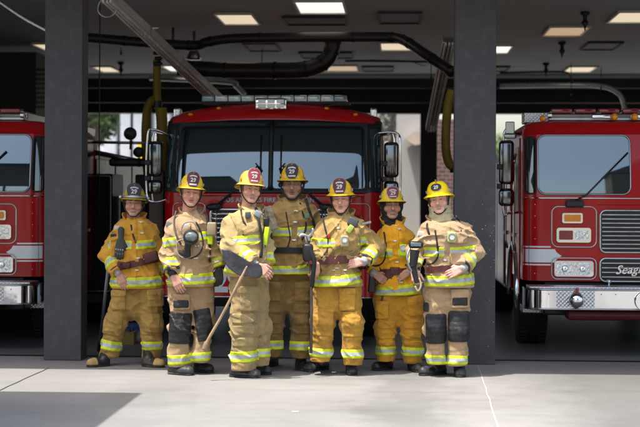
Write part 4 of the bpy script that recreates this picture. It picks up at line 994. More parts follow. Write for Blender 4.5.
# ------------------------------------------------------------------ head
def head_field(P, e):
    X, Y, Z = P; sx = e.get('wide', 1.0); A = np.abs(X)
    Q = (A, Y, Z)
    D = ell(P, (0, .018, .045), (.077*sx, .097, .088))
    D = smin(D, ell(P, (0, -.018, -.03), (.062*sx, .070, .078)), .03)
    D = smin(D, cone(Q, (.050*sx, .0, -.045), (.016*sx, -.066, -.098), .022, .020), .022)
    D = smin(D, ell(P, (0, -.078, -.100), (.022, .018, .016)), .018)
    D = smin(D, ell(Q, (.040*sx, -.062, -.028), (.026, .024, .026)), .016)          # cheeks
    D = smin(D, cone(Q, (.0, -.090, .027), (.042, -.077, .023), .012, .011), .011)    # brow
    D = smax(D, -ell(Q, (.031, -.103, .002), (.021, .021, .0155)), .009)              # sockets
    D = smin(D, ell(Q, (.031, -.079, .003), (.015, .013, .0115)), .004)              # eyes
    D = smin(D, cone(P, (0, -.086, .016), (0, -.114, -.030), .0085, .0130), .009)    # nose
    D = smin(D, ell(Q, (.0125, -.098, -.034), (.0085, .010, .0075)), .006)
    D = smax(D, -ell(Q, (.0065, -.104, -.043), (.0035, .006, .004)), .003)
    sm = e.get('smile', 0)
    # mouth: lips follow a curved line; corners lift with the smile
    w = .023+.008*sm
    mz = -.064 + .22*sm*(A/w)**2*.03
    my = -.090+.5*A*A/.02*.02
    up = np.sqrt((Y-(my-.0015))**2+(Z-(mz+.0045+.002*sm))**2)-(.0034+.0012*sm)
    up = np.maximum(up, A-w); D = smin(D, up, .006)
    lo = np.sqrt((Y-(my-.0005))**2+(Z-(mz-.0065-.003*sm))**2)-(.0040+.001*sm)
    lo = np.maximum(lo, A-w*.85); D = smin(D, lo, .006)
    gro = np.maximum(np.sqrt((Y-(my-.010))**2*.4+((Z-mz)/(1+1.6*sm))**2)-.0034, A-w*.92); D = smax(D, -gro, .003)
    if sm > .3:                                                                     # smile folds
        D = smax(D, -(cone(Q, (.021, -.097, -.036), (.038, -.082, -.064), .0035, .0035)), .010)
        D = smin(D, ell(Q, (.043*sx, -.066, -.034), (.019, .018, .017)), .012)
    D = smin(D, ell(Q, (.079*sx, .012, -.002), (.008, .017, .030)), .006)            # ears
    D = smin(D, cone(P, (0, .012, -.055), (0, .035, -.20), .056, .062), .030)
    return D
def head_col(V, e, skin, hair):
    X, Y, Z = V.T; A = np.abs(X); c = np.tile(np.array(skin), (len(V), 1)); sm = e.get('smile', 0); age = e.get('stubble', 0)
    def blend(m, col, a=1.):
        m = np.clip(m, 0, 1)*a; nonlocal_c = c*(1-m[:, None])+np.array(col)*m[:, None]; c[:] = nonlocal_c
    g = lambda d, r: np.clip(1-d/r, 0, 1)
    s = np.array(skin)
    blend(g(np.sqrt((A-.042)**2+(Z+.03)**2), .03)*(Y < -.03), s*np.array([1.1, .72, .66]), .7)    # cheeks
    blend(g(np.sqrt(X**2+(Z+.028)**2), .017)*(Y < -.08), s*np.array([1.08, .8, .76]), .6)
    blend(((Z < -.045) & (Z > -.13) & (Y < -.0)).astype(float), s*.62, age*.5)
    blend(((Z > .02) & ((Y > -.02) | (A > .066)) & (Y > -.05)).astype(float), hair)
    blend(((Z > -.10) & (Y > .045)).astype(float), hair)
    blend(((A > .066) & (Z > -.02) & (Y < .0) & (Y > -.035)).astype(float), hair, .7)
    w = .022+.008*sm; mz = -.064+.22*sm*(A/w)**2*.03
    sh_ = lambda ww: np.sqrt(np.clip(1-(A/ww)**2, 0, 1))
    blend(((np.abs(Z-mz) < (.0080+.0060*sm)*sh_(w*1.1)) & (Y < -.078)).astype(float), s*np.array([.80, .46, .42]), .75)
    if sm > .3:
        blend(((np.abs(Z-mz-.0005) < (.0062+.0040*sm)*sh_(w*1.0)) & (Y < -.076)).astype(float), s*.28, .8)
        blend((((Z-mz) > -.0062*sh_(w*.92)) & ((Z-mz) < (.0030+.0036*sm)*sh_(w*.92)) & (A < w*.9) & (Y < -.076)).astype(float), (.66, .60, .53), .92)
    else: blend(((np.abs(Z-mz) < .0020) & (A < w*.95) & (Y < -.078)).astype(float), s*.25, .8)
    bz = .0245+.10*(A-.012)-1.9*np.clip(A-.032, 0, 1)**1*.25
    blend(((np.abs(Z-bz) < .0048) & (A > .013) & (A < .046) & (Y < -.07)).astype(float), np.array(hair)*.8, .8)   # brows
    de = np.sqrt(((A-.031)/.0135)**2+((Z-.003)/(.0048-.0012*sm))**2)
    blend(((de < 1.28) & (Y < -.078)).astype(float), s*.35, .8)
    blend(((de < .95) & (Y < -.082)).astype(float), (.36, .33, .31), .9)
    blend(((np.sqrt((A-.031)**2+(Z-.003)**2) < .0048) & (Y < -.082)).astype(float), (.035, .03, .025), 1)
    blend((np.sqrt((A-.0065)**2+(Z+.041)**2) < .0042)*(Y < -.09)*1.0, s*.22, .9)
    if e.get('moustache'): blend(((Z < -.046) & (Z > mz+.001) & (A < .026) & (Y < -.08)).astype(float), np.array(hair), e['moustache'])
    return c
def rotm(yaw=0, pitch=0, roll=0):
    """yaw>0 turns the face towards viewer's right, pitch>0 looks down, roll>0 leans the crown to viewer's right"""
    return (Matrix.Rotation(yaw, 3, 'Z') @ Matrix.Rotation(pitch, 3, 'X').transposed().transposed() @ Matrix.Rotation(roll, 3, 'Y'))
# ------------------------------------------------------------------ hand
def hand_prims(W, f, n, thumb, curl, sc_=1.0, spread=.12):
    """W wrist, f finger direction, n back-of-hand normal, thumb = +1/-1 side along f x n"""
    f = Vector(f).normalized(); n = Vector(n); n = (n-f*n.dot(f)).normalized(); s = f.cross(n); pr = []
    k = sc_
    offs = (-.030, -.010, .010, .029); lens = (.078, .088, .083, .064)
    if thumb > 0: lens = lens[::-1]
    for o, L in zip(offs, lens):
        kn = W+f*.092*k+s*o*k-n*.002; pr.append((W+f*.018*k+s*o*.6*k, kn, .0155*k, .0125*k))
        d = (f+s*o*spread*14*.5).normalized(); p = kn; a = 0
        for j, (q, r) in enumerate(((.44, .0098), (.31, .009), (.25, .008))):
            a += curl*(.8, 1.1, .8)[j]; dd = (d*math.cos(a)-n*math.sin(a)); e = p+dd*L*q*k; pr.append((p, e, r*k, (r-.0008)*k)); p = e
    tb = W+f*.028*k+s*thumb*.024*k; d = (f*.75+s*thumb*.62-n*.25).normalized(); e1 = tb+d*.042*k; d2 = (f*.95+s*thumb*.2-n*.35).normalized(); e2 = e1+d2*.03*k; e3 = e2+(d2-n*.3).normalized()*.024*k
    pr += [(tb, e1, .0145*k, .0115*k), (e1, e2, .0112*k, .0105*k), (e2, e3, .0102*k, .0085*k)]
    return pr
def hand_mesh(pr, arm0, W, m, skin, name, glove=False):
    pts = [p for q in pr for p in q[:2]]+[W]
    lo = [min(p[i] for p in pts)-.03 for i in range(3)]; hi = [max(p[i] for p in pts)+.03 for i in range(3)]
    a0 = W+(Vector(arm0)-W).normalized()*.09
    lo = [min(lo[i], a0[i]-.04) for i in range(3)]; hi = [max(hi[i], a0[i]+.04) for i in range(3)]
    G = Grid(lo, hi, .004 if not glove else .0045); D = cone(G.P, a0, W, .033, .026)
    for i, (a, b, ra, rb) in enumerate(pr):
        ex = .003 if glove else 0
        D = smin(D, cone(G.P, a, b, ra+ex, rb+ex), .012 if ra > .012 else .0035)
    s = np.array(skin)
    def col(V):
        c = np.tile(s, (len(V), 1)); t = np.zeros(len(V))
        for q in pr[2::4][:3]+pr[3::4][:3]: pass
        nz = vn(V[:, 0]*60, V[:, 1]*60, V[:, 2]*60); c *= (1.0-.12*nz)[:, None]; c[:, 1] *= .96; return c
    return sdf_mesh(name, D, G, m, None, colfn=col)
# ================================================================== HELMET
def helmet(parent, H, hs, st):
    """H: 4x4 head frame (origin at ear level, -y face) in person space"""
    M = H @ Matrix.Scale(hs, 4)
    shellc = mat(st['mat'], st['col'], .33, var=.14, scale=9, coat=.25, dirt=(.06, .035, .012, st.get('dirt', .4)*1.5), dscale=14, bump=.06, bscale=30)
    trim = mat('helmet_trim', (.02, .02, .02), .5, var=.2)
    a, b, h, z0 = .102, .128, .118, .052
    nu, nv = 64, 14; V = []; Fc = []
    yc = .012
    for j in range(nv+1):
        t = j/nv*PI/2
        for i in range(nu):
            th = 2*PI*i/nu
            rr = math.cos(t)**.72; z = z0+h*math.sin(t)**1.05
            bump = 0
            for q in range(8): 
                dth = (th-(q+.5)*PI/4+PI) % (2*PI)-PI; bump += math.exp(-(dth/.085)**2)
            bf = math.exp(-((math.sin(th)*0+math.cos(th))/.10)**2)*.6
            k = 1+(.040*bump+.04*bf)*math.sin(min(t*2.2, PI*.5))**1*math.cos(t)**.3
            V.append((a*rr*k*math.cos(th), yc+b*rr*k*math.sin(th), z+.006*(bump+bf)*math.sin(t)*math.cos(t)))
    for j in range(nv):
        for i in range(nu): Fc.append((j*nu+i, j*nu+(i+1) % nu, (j+1)*nu+(i+1) % nu, (j+1)*nu+i))
    Fc.append(tuple(range(nv*nu, (nv+1)*nu)))
    # brim: flares out, longer and lower at the back, rolled edge
    prof = [(0.0, .0), (.25, -.006), (.6, -.014), (1., -.022), (1.03, -.026), (1.0, -.030), (.6, -.022), (.2, -.016), (-.25, -.012)]
    base = len(V); nb = len(prof)
    for u, dz in prof:
        for i in range(nu):
            th = 2*PI*i/nu; c, s = math.cos(th), math.sin(th)
            back = max(0, s); front = max(0, -s)
            ext = .030+.010*front**3+.055*back**2; dp = dz*(1+1.1*back**1.5-.15*front)
            V.append(((a+ext*u)*c, yc+(b+ext*u)*s, z0+dp+.004))
    for j in range(nb-1):
        for i in range(nu): Fc.append((base+(j+1)*nu+i, base+(j+1)*nu+(i+1) % nu, base+j*nu+(i+1) % nu, base+j*nu+i))
    hm = link('helmet', [M @ Vector(v) for v in V], Fc, shellc, parent, auto=42)
    # edge trim
    P = []
    for i in range(nu):
        th = 2*PI*i/nu; c, s = math.cos(th), math.sin(th); back = max(0, s); front = max(0, -s)
        ext = .030+.010*front**3+.055*back**2; P.append(M @ Vector(((a+ext*1.02)*c, yc+(b+ext*1.02)*s, z0-.026*(1+1.1*back**1.5-.15*front)+.004)))
    MB().add(tube(P, .0042*hs, 6, closed=True)).build('edge_trim', trim if not st.get('lighttrim') else shellc, hm, smooth=True)
    # front shield: curved shaped plate
    def shp(w, hh, kind, lift, off, mt, nm, zc=None):
        zc = z0+.062+lift if zc is None else zc
        out = []
        n = 40
        for i in range(n):
            t = 2*PI*i/n; c, s = math.cos(t), math.sin(t)
            if kind == 'oval': x, z = c*w, s*hh
            else:
                p = .62; x = math.copysign(abs(c)**p, c)*w; z = math.copysign(abs(s)**p, s)*hh
                x *= 1.0+.10*(z/hh)+(.06 if z > 0 else 0)*(1-abs(z/hh))
                if z < 0: x *= 1-.16*abs(z/hh)**2
                if z > 0: z += .012*(1-(x/w)**2)
            out.append((x, z))
        def S(x, z, o): # plate surface
            tilt = .28; zz = zc+z; y = yc-b-.010+.0+(zz-z0)*tilt-(.06 if kind != 'oval' else .0)*0 + x*x*3.0
            return M @ Vector((x+st.get('sx', 0), y-o+st.get('sy', 0), zz))
        tr = geometry.tessellate_polygon([[Vector((x, z, 0)) for x, z in out]])
        # ring subdivision for curvature
        V = []; Fc = []; rings = 6
        for o in (off, off-.004):
            V.append(S(0, 0, o))
            for r in range(1, rings+1):
                for x, z in out: V.append(S(x*r/rings, z*r/rings, o))
        m = 1+rings*n
        for side in (0, 1):
            b0 = side*m
            for i in range(n):
                j = (i+1) % n; q = (b0, b0+1+i, b0+1+j); Fc.append(q if side else q[::-1])
                for r in range(rings-1):
                    q = (b0+1+r*n+i, b0+1+r*n+j, b0+1+(r+1)*n+j, b0+1+(r+1)*n+i); Fc.append(q if not side else q[::-1])
        for i in range(n):
            j = (i+1) % n; e = 1+(rings-1)*n; Fc.append((e+i, e+j, m+e+j, m+e+i))
        return link(nm, V, Fc, mt, hm, auto=50), S
    kind = st.get('shape', 'shield'); w, hh = st.get('size', (.050, .060))
    sm_ = mat('shield_'+st['mat'], st['shield'], .45, var=.15, scale=30)
    rim = mat('shield_rim_'+st['mat'], st.get('rim', (.35, .3, .24)), .5, var=.1)
    pl0, S = shp(w*1.07, hh*1.05, kind, 0, .0005, rim, 'shield_border')
    pl, S = shp(w, hh, kind, 0, .004, sm_, 'front_shield')
    wht_ = mat('shield_white', (.46, .43, .40), .7, var=.3, scale=80)
    zc = z0+.062
    pl2 = link('number', *text_on('29', w*.92, lambda x, z, t: S(x, z+hh*.02, .0055+t), .002, bold=.04), wht_, pl)
    if st.get('marks', 1):
        for zz, ww, arc in ((hh*.62, w*.62, .35), (-hh*.62, w*.62, 0)):
            V = []; n = 14
            for i in range(n+1):
                x = -ww+2*ww*i/n; za = zz-arc*x*x/w*1.2; hgt = hh*.10
                V += [S(x, za-hgt, .0056), S(x, za+hgt, .0056)]
            link('shield_band', V, [(2*i, 2*i+2, 2*i+3, 2*i+1) for i in range(n)], wht_, pl)
    # bracket at the crown front
    MB().add([ [tuple(M @ Vector(v)) for v in tube(smoothpath([(0, yc-b*.60, z0+h*.9), (0, yc-b*.75, z0+h*1.06), (0, yc-b*.86, z0+h*1.04)], 4), .006, 6)[0]], tube(smoothpath([(0, yc-b*.60, z0+h*.9), (0, yc-b*.75, z0+h*1.06), (0, yc-b*.86, z0+h*1.04)], 4), .006, 6)[1]]).build('shield_bracket', mat('brass', (.5, .38, .12), .35, .9, var=.1), hm, smooth=True)
    # side reflective tabs
    for s in (-1, 1):
        for th in ((.35, .0) if not st.get('sidemark') else (.35,)):
            c = math.cos(th); V = []
            y = yc-b*math.sin(th)*.9; 
            v, f = rbox(-.002, .002, -.014, .014, -.012, .012, .0015, 1)
            x = s*(a*.985*math.cos(th)**.8+.006)
            MB().add(([tuple(M @ (Vector(q)+Vector((x, y, z0+.028)))) for q in v], f)).build('side_sticker', mat('sticker_'+('o' if st.get('sidemark') else 'w'), (.6, .12, .03) if st.get('sidemark') else (.5, .5, .45), .4), hm)
    if st.get('goggles'):
        g = mat('goggle', (.45, .47, .5), .12, .5, var=.2, coat=.6)
        P = []
        for k in range(17):
            th = -PI*.9+PI*.8*k/16; P.append(M @ Vector(((a+.012)*math.cos(th), yc+(b+.014)*math.sin(th), z0+.012)))
        MB().add(tube(P, [.011*hs*(1.3 if 5 < k < 11 else .9) for k in range(17)], 8)).build('goggles', g, hm, smooth=True)
        for s in (-1, 1): MB().add(sphere(M @ Vector((s*(a+.03), yc-.03, z0+.004)), .017*hs, 10, 7)).build('goggle_clip', g, hm, smooth=True)
    return hm
# ================================================================== PERSON
def pts_px(l): return l['pts'][2][0]
def person(c):
    cx, fy = c['foot']; O = ground(cx, fy); d = (O-CAM).dot(fwd)
    Rz = Matrix.Rotation(TH, 3, 'Z'); Ri = Rz.transposed(); s = F/d
    def L(px, py, y=0.0): return Ri @ (at(px, py, d+y)-O)
    def gr(px, py): return Ri @ (ground(px, py)-O)
    root = empty('person', (O.x, O.y, 0), TH, c['label'], 'person', 'firefighters posing in front of the centre engine')
    jc, pc = c['jacket'], c['pants']; h = .0085
    # ---------- jacket
    tt_ = list(c['torso']); a5 = tt_[-1]; a4 = tt_[-2]; tt_[-1] = (a5[0]+3.5, a5[1]+1.5, a5[2]-1.5, a5[3]-.01, a5[4]); tt_[-2] = (a4[0]+1.5, a4[1]+1, a4[2]-1, a4[3], a4[4]); tt_[1:-3] = [(q[0], q[1]+2.5, q[2]-2.5, q[3], q[4]) for q in tt_[1:-3]]; a3 = tt_[-3]; tt_[-3] = (a3[0]+1.5, a3[1]+4.5, a3[2]-4.5, a3[3], a3[4])
    st = sorted([(L((a+b)/2, py, y).z, L((a+b)/2, py, y).x, y, (b-a)/2/s, ry) for py, a, b, ry, y in tt_])
    zz = np.array([q[0] for q in st]); 
    arms = []
    tcx = sum(a+b for _, a, b, _, _ in c['torso'])/2/len(c['torso'])
    for ar in c['arms']:
        pp = list(ar['pts']); q0 = pp[0]; sg = 1 if q0[0] < tcx else -1; kk = 0 if c['key'] == 'c' and sg > 0 else 1; pp[0] = (q0[0]+6*sg*kk, q0[1]+2.5)+tuple(q0[2:]); q1 = pp[1]; pp[1] = (q1[0]+4.5*sg*kk,)+tuple(q1[1:]); pts = [L(*p) for p in pp]; arms.append((pts, ar))
    allp = [p for pts, _ in arms for p in pts]+[Vector((q[1]-q[3], q[2]-q[4], q[0])) for q in st]+[Vector((q[1]+q[3], q[2]+q[4], q[0])) for q in st]
    lo = [min(p[i] for p in allp)-.13 for i in range(3)]; hi = [max(p[i] for p in allp)+.13 for i in range(3)]
    G = Grid(lo, hi, h); P = G.P; X, Y, Z = P
    z1 = zz[0]; z2 = zz[-1]
    def interp(k, Zv): 
        zf = np.linspace(z1, z2, 60); v = np.interp(zf, zz, [q[k] for q in st]); v = np.convolve(np.pad(v, 2, mode='edge'), np.ones(5)/5, 'valid'); return np.interp(Zv, zf, v)
    Zu = Z[0, 0, :]; cxz, cyz, rxz, ryz = [interp(k, Zu).astype(f32)[None, None, :] for k in (1, 2, 3, 4)]
    n = 2.5; q = ((np.abs(X-cxz)/rxz)**n+(np.abs(Y-cyz)/ryz)**n)**(1/n)
    T = (q-1)*np.minimum(rxz, ryz)
    T = smax(T, Z-f32(z2), .03); T = smax(T, f32(z1)-Z, .012)
    A = None; Al = []
    for pts, ar in arms:
        r = ar.get('r', (.092, .082, .066)); r = (r[0]*.86, r[1]*.82, r[2]*.95); D = cone(P, pts[0], pts[1], r[0], r[1])
        if len(pts) > 2: D = smin(D, cone(P, pts[1], pts[2], r[1], r[2]), .03)
        # open sleeve end: flat cut beyond the wrist
        ax = (pts[-1]-pts[-2]).normalized(); t = (X-pts[-1].x)*ax.x+(Y-pts[-1].y)*ax.y+(Z-pts[-1].z)*ax.z
        D = smax(D, t-f32(.0), .01); Al.append((D, pts, ax, t, ar)); A = D if A is None else np.minimum(A, D)
    D = T if A is None else smin(T, A, .045)
    sd = c.get('seed', 1)
    def wr(D, P, amp, bias=0.):
        m = np.abs(D) < .035; x, y, z = P[0][m], P[1][m], P[2][m]
        w1 = vn(x*4, y*4, z*4, sd)*1.6
        sl = .55*np.sin(x*3+sd)
        r1 = 1-np.abs(2*vn(x*4.5+w1, y*4.5+w1, (z+sl*x)*12+w1*1.5, sd+1)-1)
        r2 = 1-np.abs(2*vn((x+.6*z)*11, y*9, (z-.5*x)*7+w1, sd+2)-1)
        r3 = vn(x*24, y*24, z*24, sd+3)
        dsp = amp*(1.0*r1**4+.8*r2**4+.14*r3-.40)*np.where(z < zz[0]+.10, np.clip((z-zz[0]+.01)/.08, .12, 1), 1.); out = D.copy(); out[m] -= dsp; return out
    D = wr(D, P, c.get('wr', .020)*1.08)
    # storm flap and pocket relief
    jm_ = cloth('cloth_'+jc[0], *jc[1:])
    jk = sdf_mesh('jacket', D, G, jm_, root)
    def front(off, px0, px1, py0, py1, rr=.012, ang=0.0, DD=D, yc=None):
        a = L(px0, py0); b = L(px1, py1); mx, mz = (a.x+b.x)/2, (a.z+b.z)/2; w, hh = abs(b.x-a.x)/2, abs(a.z-b.z)/2
        dx = X-mx; dz = Z-mz; ca, sa = math.cos(ang), math.sin(ang); u = np.abs(dx*ca+dz*sa)-w+rr; v = np.abs(-dx*sa+dz*ca)-hh+rr
        sel = np.sqrt(np.maximum(u, 0)**2+np.maximum(v, 0)**2)+np.minimum(np.maximum(u, v), 0)-rr
        yy = cyz+.02 if yc is None else yc
        return smax(smax(DD-off, sel, .006), Y-yy, .01)
    def fpatch(name, mt, off, *a, par=jk, **k):
        return sdf_mesh(name, front(off, *a, **k), G, mt, par)
    nb = 0
    bm_ = bandmat('reflective_trim', *c.get('band', ()))
    for bd in c.get('bands', []):       # torso bands: (py_left, py_right, px0, px1, width_px)
        a = L(bd[2], bd[0]); b = L(bd[3], bd[1]); k = (b.z-a.z)/(b.x-a.x); w = bd[4]/2/s
        sag = bd[5]/s if len(bd) > 5 else 0
        xm = (a.x+b.x)/2; xw = abs(b.x-a.x)/2+.03
        def cz(x): return a.z+k*(x-a.x)-sag*(1-np.clip((x-xm)/xw, -1, 1)**2)
        dz = Z-cz(X); sel = np.abs(dz)-w
        Q = smax(D-.0055, sel, .004); Q = np.maximum(Q, T-.05)
        if A is not None: Q = np.maximum(Q, .004-A+ (0 if bd[0] < 0 else 0))
        Q = np.maximum(Q, np.maximum(a.x-X, X-b.x)) if len(bd) > 6 else Q
        sdf_mesh('reflective_band', Q, G, bm_, jk, attr=lambda V: (V[:, 2]-cz(V[:, 0]))/w)
    for D_, pts, ax, t, ar in Al:
        if 'band' in ar:
            p0 = L(*ar['band'][0]); w = ar['band'][1]/2/s; seg = pts[-1]-pts[-2]; tt = (p0-pts[-2]).dot(seg)/seg.length_squared; p0 = pts[-2]+seg*max(.15, min(tt, .93))
            tl = lambda V: ((V[:, 0]-p0.x)*ax.x+(V[:, 1]-p0.y)*ax.y+(V[:, 2]-p0.z)*ax.z)/w
            u = (X-p0.x)*ax.x+(Y-p0.y)*ax.y+(Z-p0.z)*ax.z
            Q = np.maximum(smax(D-.0055, np.abs(u)-w, .004), D_-.022); sdf_mesh('reflective_band', Q, G, bm_, jk, attr=tl)
        if ar.get('cuff', 1):
            Q = np.maximum(smax(D-.003, np.abs(t+.008)-.012, .004), D_-.02); sdf_mesh('cuff', Q, G, mat('cuff_dark', (.05, .045, .04), .8, var=.2) if ar.get('cuff', 1) == 1 else greyk, jk)
    def sy(x, z, DD=None):  # front surface depth at x,z
        DD = D if DD is None else DD
        i = int(round((x-lo[0])/h)); k = int(round((z-lo[2])/h)); i = max(0, min(i, D.shape[0]-1)); k = max(0, min(k, D.shape[2]-1))
        col = DD[i, :, k]; w = np.where(col < 0)[0]
        return lo[1]+h*(w[0]-.5) if len(w) else float(np.interp(z, zz, [q[2] for q in st]))-.08
    def onj(px, py, off=.0):
        p = L(px, py); y = sy(p.x, p.z); p = L(px, py, y-off); return p
    # collar
    if 'collar' in c:
        ncx, ncy, hgt, wpx = c['collar'][:4]; yaw = c['collar'][4] if len(c['collar']) > 4 else 0; N0 = L(ncx, ncy-2.5, c.get('neck_y', .02))
        V = []; nu, nv = 40, 6; Wd = wpx/2/s
        for side in (0, 1):
            for i in range(nu+1):
                u = -1+2*i/nu; ang = u*R(146)
                for j in range(nv+1):
                    v = j/nv; fr_ = (1-math.cos(ang))/2
                    rr = (Wd*(.98+.26*v)) - side*.010
                    hz = hgt*(1.18-.12*fr_**2)*v; zb_ = -.035-.050*fr_**2.2
                    sp = .020*fr_**4*v*math.copysign(1, u)
                    x = rr*math.sin(ang)*1.0+sp+math.copysign(.012*fr_**3, u); y = rr*.86*math.cos(ang)
                    z = zb_+hz+.004*math.sin(9*ang+sd); xr = x*math.cos(yaw)-y*math.sin(yaw); yr = x*math.sin(yaw)+y*math.cos(yaw)
                    V.append((N0.x+xr, N0.y+yr, N0.z+z))
        m = nv+1; m2 = (nu+1)*m; Fc = []
        for i in range(nu):
            for j in range(nv):
                a = i*m+j; q = (a, a+m, a+m+1, a+1); Fc.append(q[::-1]); Fc.append(tuple(w_+m2 for w_ in q))
            Fc.append((i*m+nv, (i+1)*m+nv, m2+(i+1)*m+nv, m2+i*m+nv))
        for e in (0, nu):
            for j in range(nv): Fc.append((e*m+j, e*m+j+1, m2+e*m+j+1, m2+e*m+j))
        link('collar', V, Fc, jm_, jk, auto=60)
        if not c.get('noshirt'):
            MB().add(sphere((N0.x, N0.y, N0.z-.04), (Wd*.84, Wd*.72, .055), 16, 10)).build('undershirt', mat('navy_shirt', (.012, .014, .025), .9, var=.2), jk, smooth=True)
    # ---------- trousers
    legs = []
    lp = [L(*p) for l in c['legs'] for p in l['pts']]
    lo2 = [min(p[i] for p in lp)-.17 for i in range(3)]; hi2 = [max(p[i] for p in lp)+.19 for i in range(3)]
    G2 = Grid(lo2, hi2, h); P2 = G2.P; Dl = []; 
    for l in c['legs']:
        pts = [L(*p) for p in l['pts']]; r = l.get('r', (.115, .108, .104)); r = (r[0]*.92, r[1]*.86, r[2]*.86); pts[2] = L(pts_px(l), l['cuff'][1]+2, l['pts'][2][2]); q = cone(P2, pts[0], pts[1], r[0], r[1]); q = smin(q, cone(P2, pts[1], pts[2], r[1], r[2]), .04)
        cutz = L(l['cuff'][0], l['cuff'][1]).z; q = smax(q, f32(cutz)-P2[2], .012)
        q = smin(q, cone(P2, pts[0], pts[0]+Vector((0, 0, .12)), r[0], r[0]*.95), .03); q = smax(q, P2[2]-f32(pts[0].z+.15), .03); Dl.append((q, pts, cutz, l))
    hp = [d_[1][0] for d_ in Dl]; mid = sum(hp, Vector())/len(hp)
    DL = smin(Dl[0][0], Dl[1][0], .022) if len(Dl) > 1 else Dl[0][0]
    if len(Dl) > 1: DL = smin(DL, ell(P2, (mid.x, mid.y+.01, mid.z-.05), (abs(hp[0].x-hp[1].x)/2+.075, .115, .21)), .03)
    m = np.abs(DL) < .035; x, y, z = P2[0][m], P2[1][m], P2[2][m]
    w1 = vn(x*5, y*5, z*5, sd+8)
    r1 = 1-np.abs(2*vn(x*4+w1*2, y*4, z*10+w1*2.5+x*6, sd+5)-1); r2 = 1-np.abs(2*vn(x*9+z*4, y*9, z*6, sd+6)-1); kn = np.exp(-((z-.48)/.10)**2)+np.exp(-((z-.16)/.10)**2)+.45
    DL[m] -= np.clip((z-.10)/.10, .25, 1)*0.024*(.8*r1**4*np.minimum(kn, 1.2)+.7*r2**4+.15*vn(x*24, y*24, z*24, sd)-.35)
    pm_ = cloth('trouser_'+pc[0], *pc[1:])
    tr = sdf_mesh('trousers', DL, G2, pm_, root)
    X2, Y2, Z2 = P2
    def lpatch(name, mt, off, px0, px1, py0, py1, ang=0., rr=.015, par=tr, attr=None, ylim=None, quilt=0, other=None):
        a = L(px0, py0); b = L(px1, py1); mx, mz = (a.x+b.x)/2, (a.z+b.z)/2; w, hh = abs(b.x-a.x)/2, abs(a.z-b.z)/2
        dx = X2-mx; dz = Z2-mz; ca, sa = math.cos(ang), math.sin(ang); uu = dx*ca+dz*sa; vv = -dx*sa+dz*ca; u = np.abs(uu)-w+rr; v = np.abs(vv)-hh+rr
        sel = np.sqrt(np.maximum(u, 0)**2+np.maximum(v, 0)**2)+np.minimum(np.maximum(u, v), 0)-rr
        oo = off if not quilt else off+.004*np.abs(np.sin(vv*PI/.045))*np.abs(np.sin(uu*PI/.05+1))**.3
        return sdf_mesh(name, smax(smax(DL-oo, sel, .008), Y2-(mid.y+.0 if ylim is None else ylim), .01), G2, mt, par)
    for q, pts, cutz, l in Dl:
        if 'band' in l:
            py, wpx, ang = l['band']; p0 = L(l['cuff'][0], py); w = wpx/2/s
            def bz(x, p0=p0, ang=ang): return p0.z+ang*(x-p0.x)
            Q = np.maximum(smax(DL-.0055, np.abs(Z2-bz(X2))-w, .004), q-.032)
            sdf_mesh('reflective_band', Q, G2, bm_, tr, attr=lambda V, p0=p0, ang=ang, w=w: (V[:, 2]-(p0.z+ang*(V[:, 0]-p0.x)))/w)
    # ---------- boots
    for bt in c['boots']:
        (hx, hy), (tx, ty) = bt['heel'], bt['toe']; he = gr(hx, hy); te = gr(tx, ty)
        ank = L(*bt['ank']); ank.y += bt.get('y', 0); dr = (te-he); ln = dr.length
        dr.normalize(); te = he+dr*min(max(ln, .26), .34); ln = (te-he).length
        mn = [min(he[i], te[i], ank[i])-.11 for i in range(3)]; mx_ = [max(he[i], te[i], ank[i])+.11 for i in range(3)]; mn[2] = -.005
        Gb = Grid(mn, mx_, .006); Pb = Gb.P
        hp_ = he+dr*.055; ball = he+dr*(ln*.66); toe = te-dr*.05
        B = cone(Pb, hp_+Vector((0, 0, .035)), ball+Vector((0, 0, .030)), .045, .052); B = smin(B, cone(Pb, ball+Vector((0, 0, .030)), toe+Vector((0, 0, .035)), .052, .046), .02)
        an = Vector((ank.x, ank.y, .20)); B = smin(B, cone(Pb, hp_+dr*.02+Vector((0, 0, .07)), Vector((an.x*.6+hp_.x*.4, an.y, .17)), .050, .052), .035)
        mk = np.abs(B) < .03; B[mk] -= .004*vn(Pb[0][mk]*30, Pb[1][mk]*30, Pb[2][mk]*30, sd)
        up = smax(B, .022-Pb[2], .006); bo = sdf_mesh('boot', up, Gb, bt.get('mat', bootm), root)
        so_ = smax(smax(B-.007, Pb[2]-.026, .004), .0015-Pb[2], .003)
        fl = [cone(Pb, hp_, ball, .047, .053), cone(Pb, ball, toe, .053, .045)]; so_ = smax(np.minimum(fl[0], fl[1])-.004, np.abs(Pb[2]-.014)-.0125, .004)
        sdf_mesh('sole', so_, Gb, bt.get('sole', solem), bo)
        tt = (Pb[0]-toe.x)*dr.x+(Pb[1]-toe.y)*dr.y
        tc_ = smax(smax(up-.003, -(tt+.045), .006), .024-Pb[2], .004)
        sdf_mesh('toe_cap', tc_, Gb, bt.get('cap', mat('toe_rubber', (.03, .03, .032), .5, var=.3, dirt=(.2, .19, .17, .5), dscale=14)), bo)
    hd_s = 1.05
    # ---------- body: head, neck, arms with hands (one mesh)
    hc = c['head']; hs = hc.get('scale', 1.08)*hd_s; hc['wide'] = hc.get('wide', 1.)*1.06; C0 = L(hc['c'][0], hc['c'][1], hc.get('y', -.01))
    RM = (Matrix.Rotation(R(hc.get('yaw', 0)), 3, 'Z') @ Matrix.Rotation(R(hc.get('pitch', 0)), 3, 'X') @ Matrix.Rotation(R(hc.get('roll', 0)), 3, 'Y'))
    H = Matrix.Translation(C0) @ RM.to_4x4()
    Gh = Grid((-.10, -.125, -.20), (.10, .13, .14), .0034); Dh = head_field(Gh.P, hc)
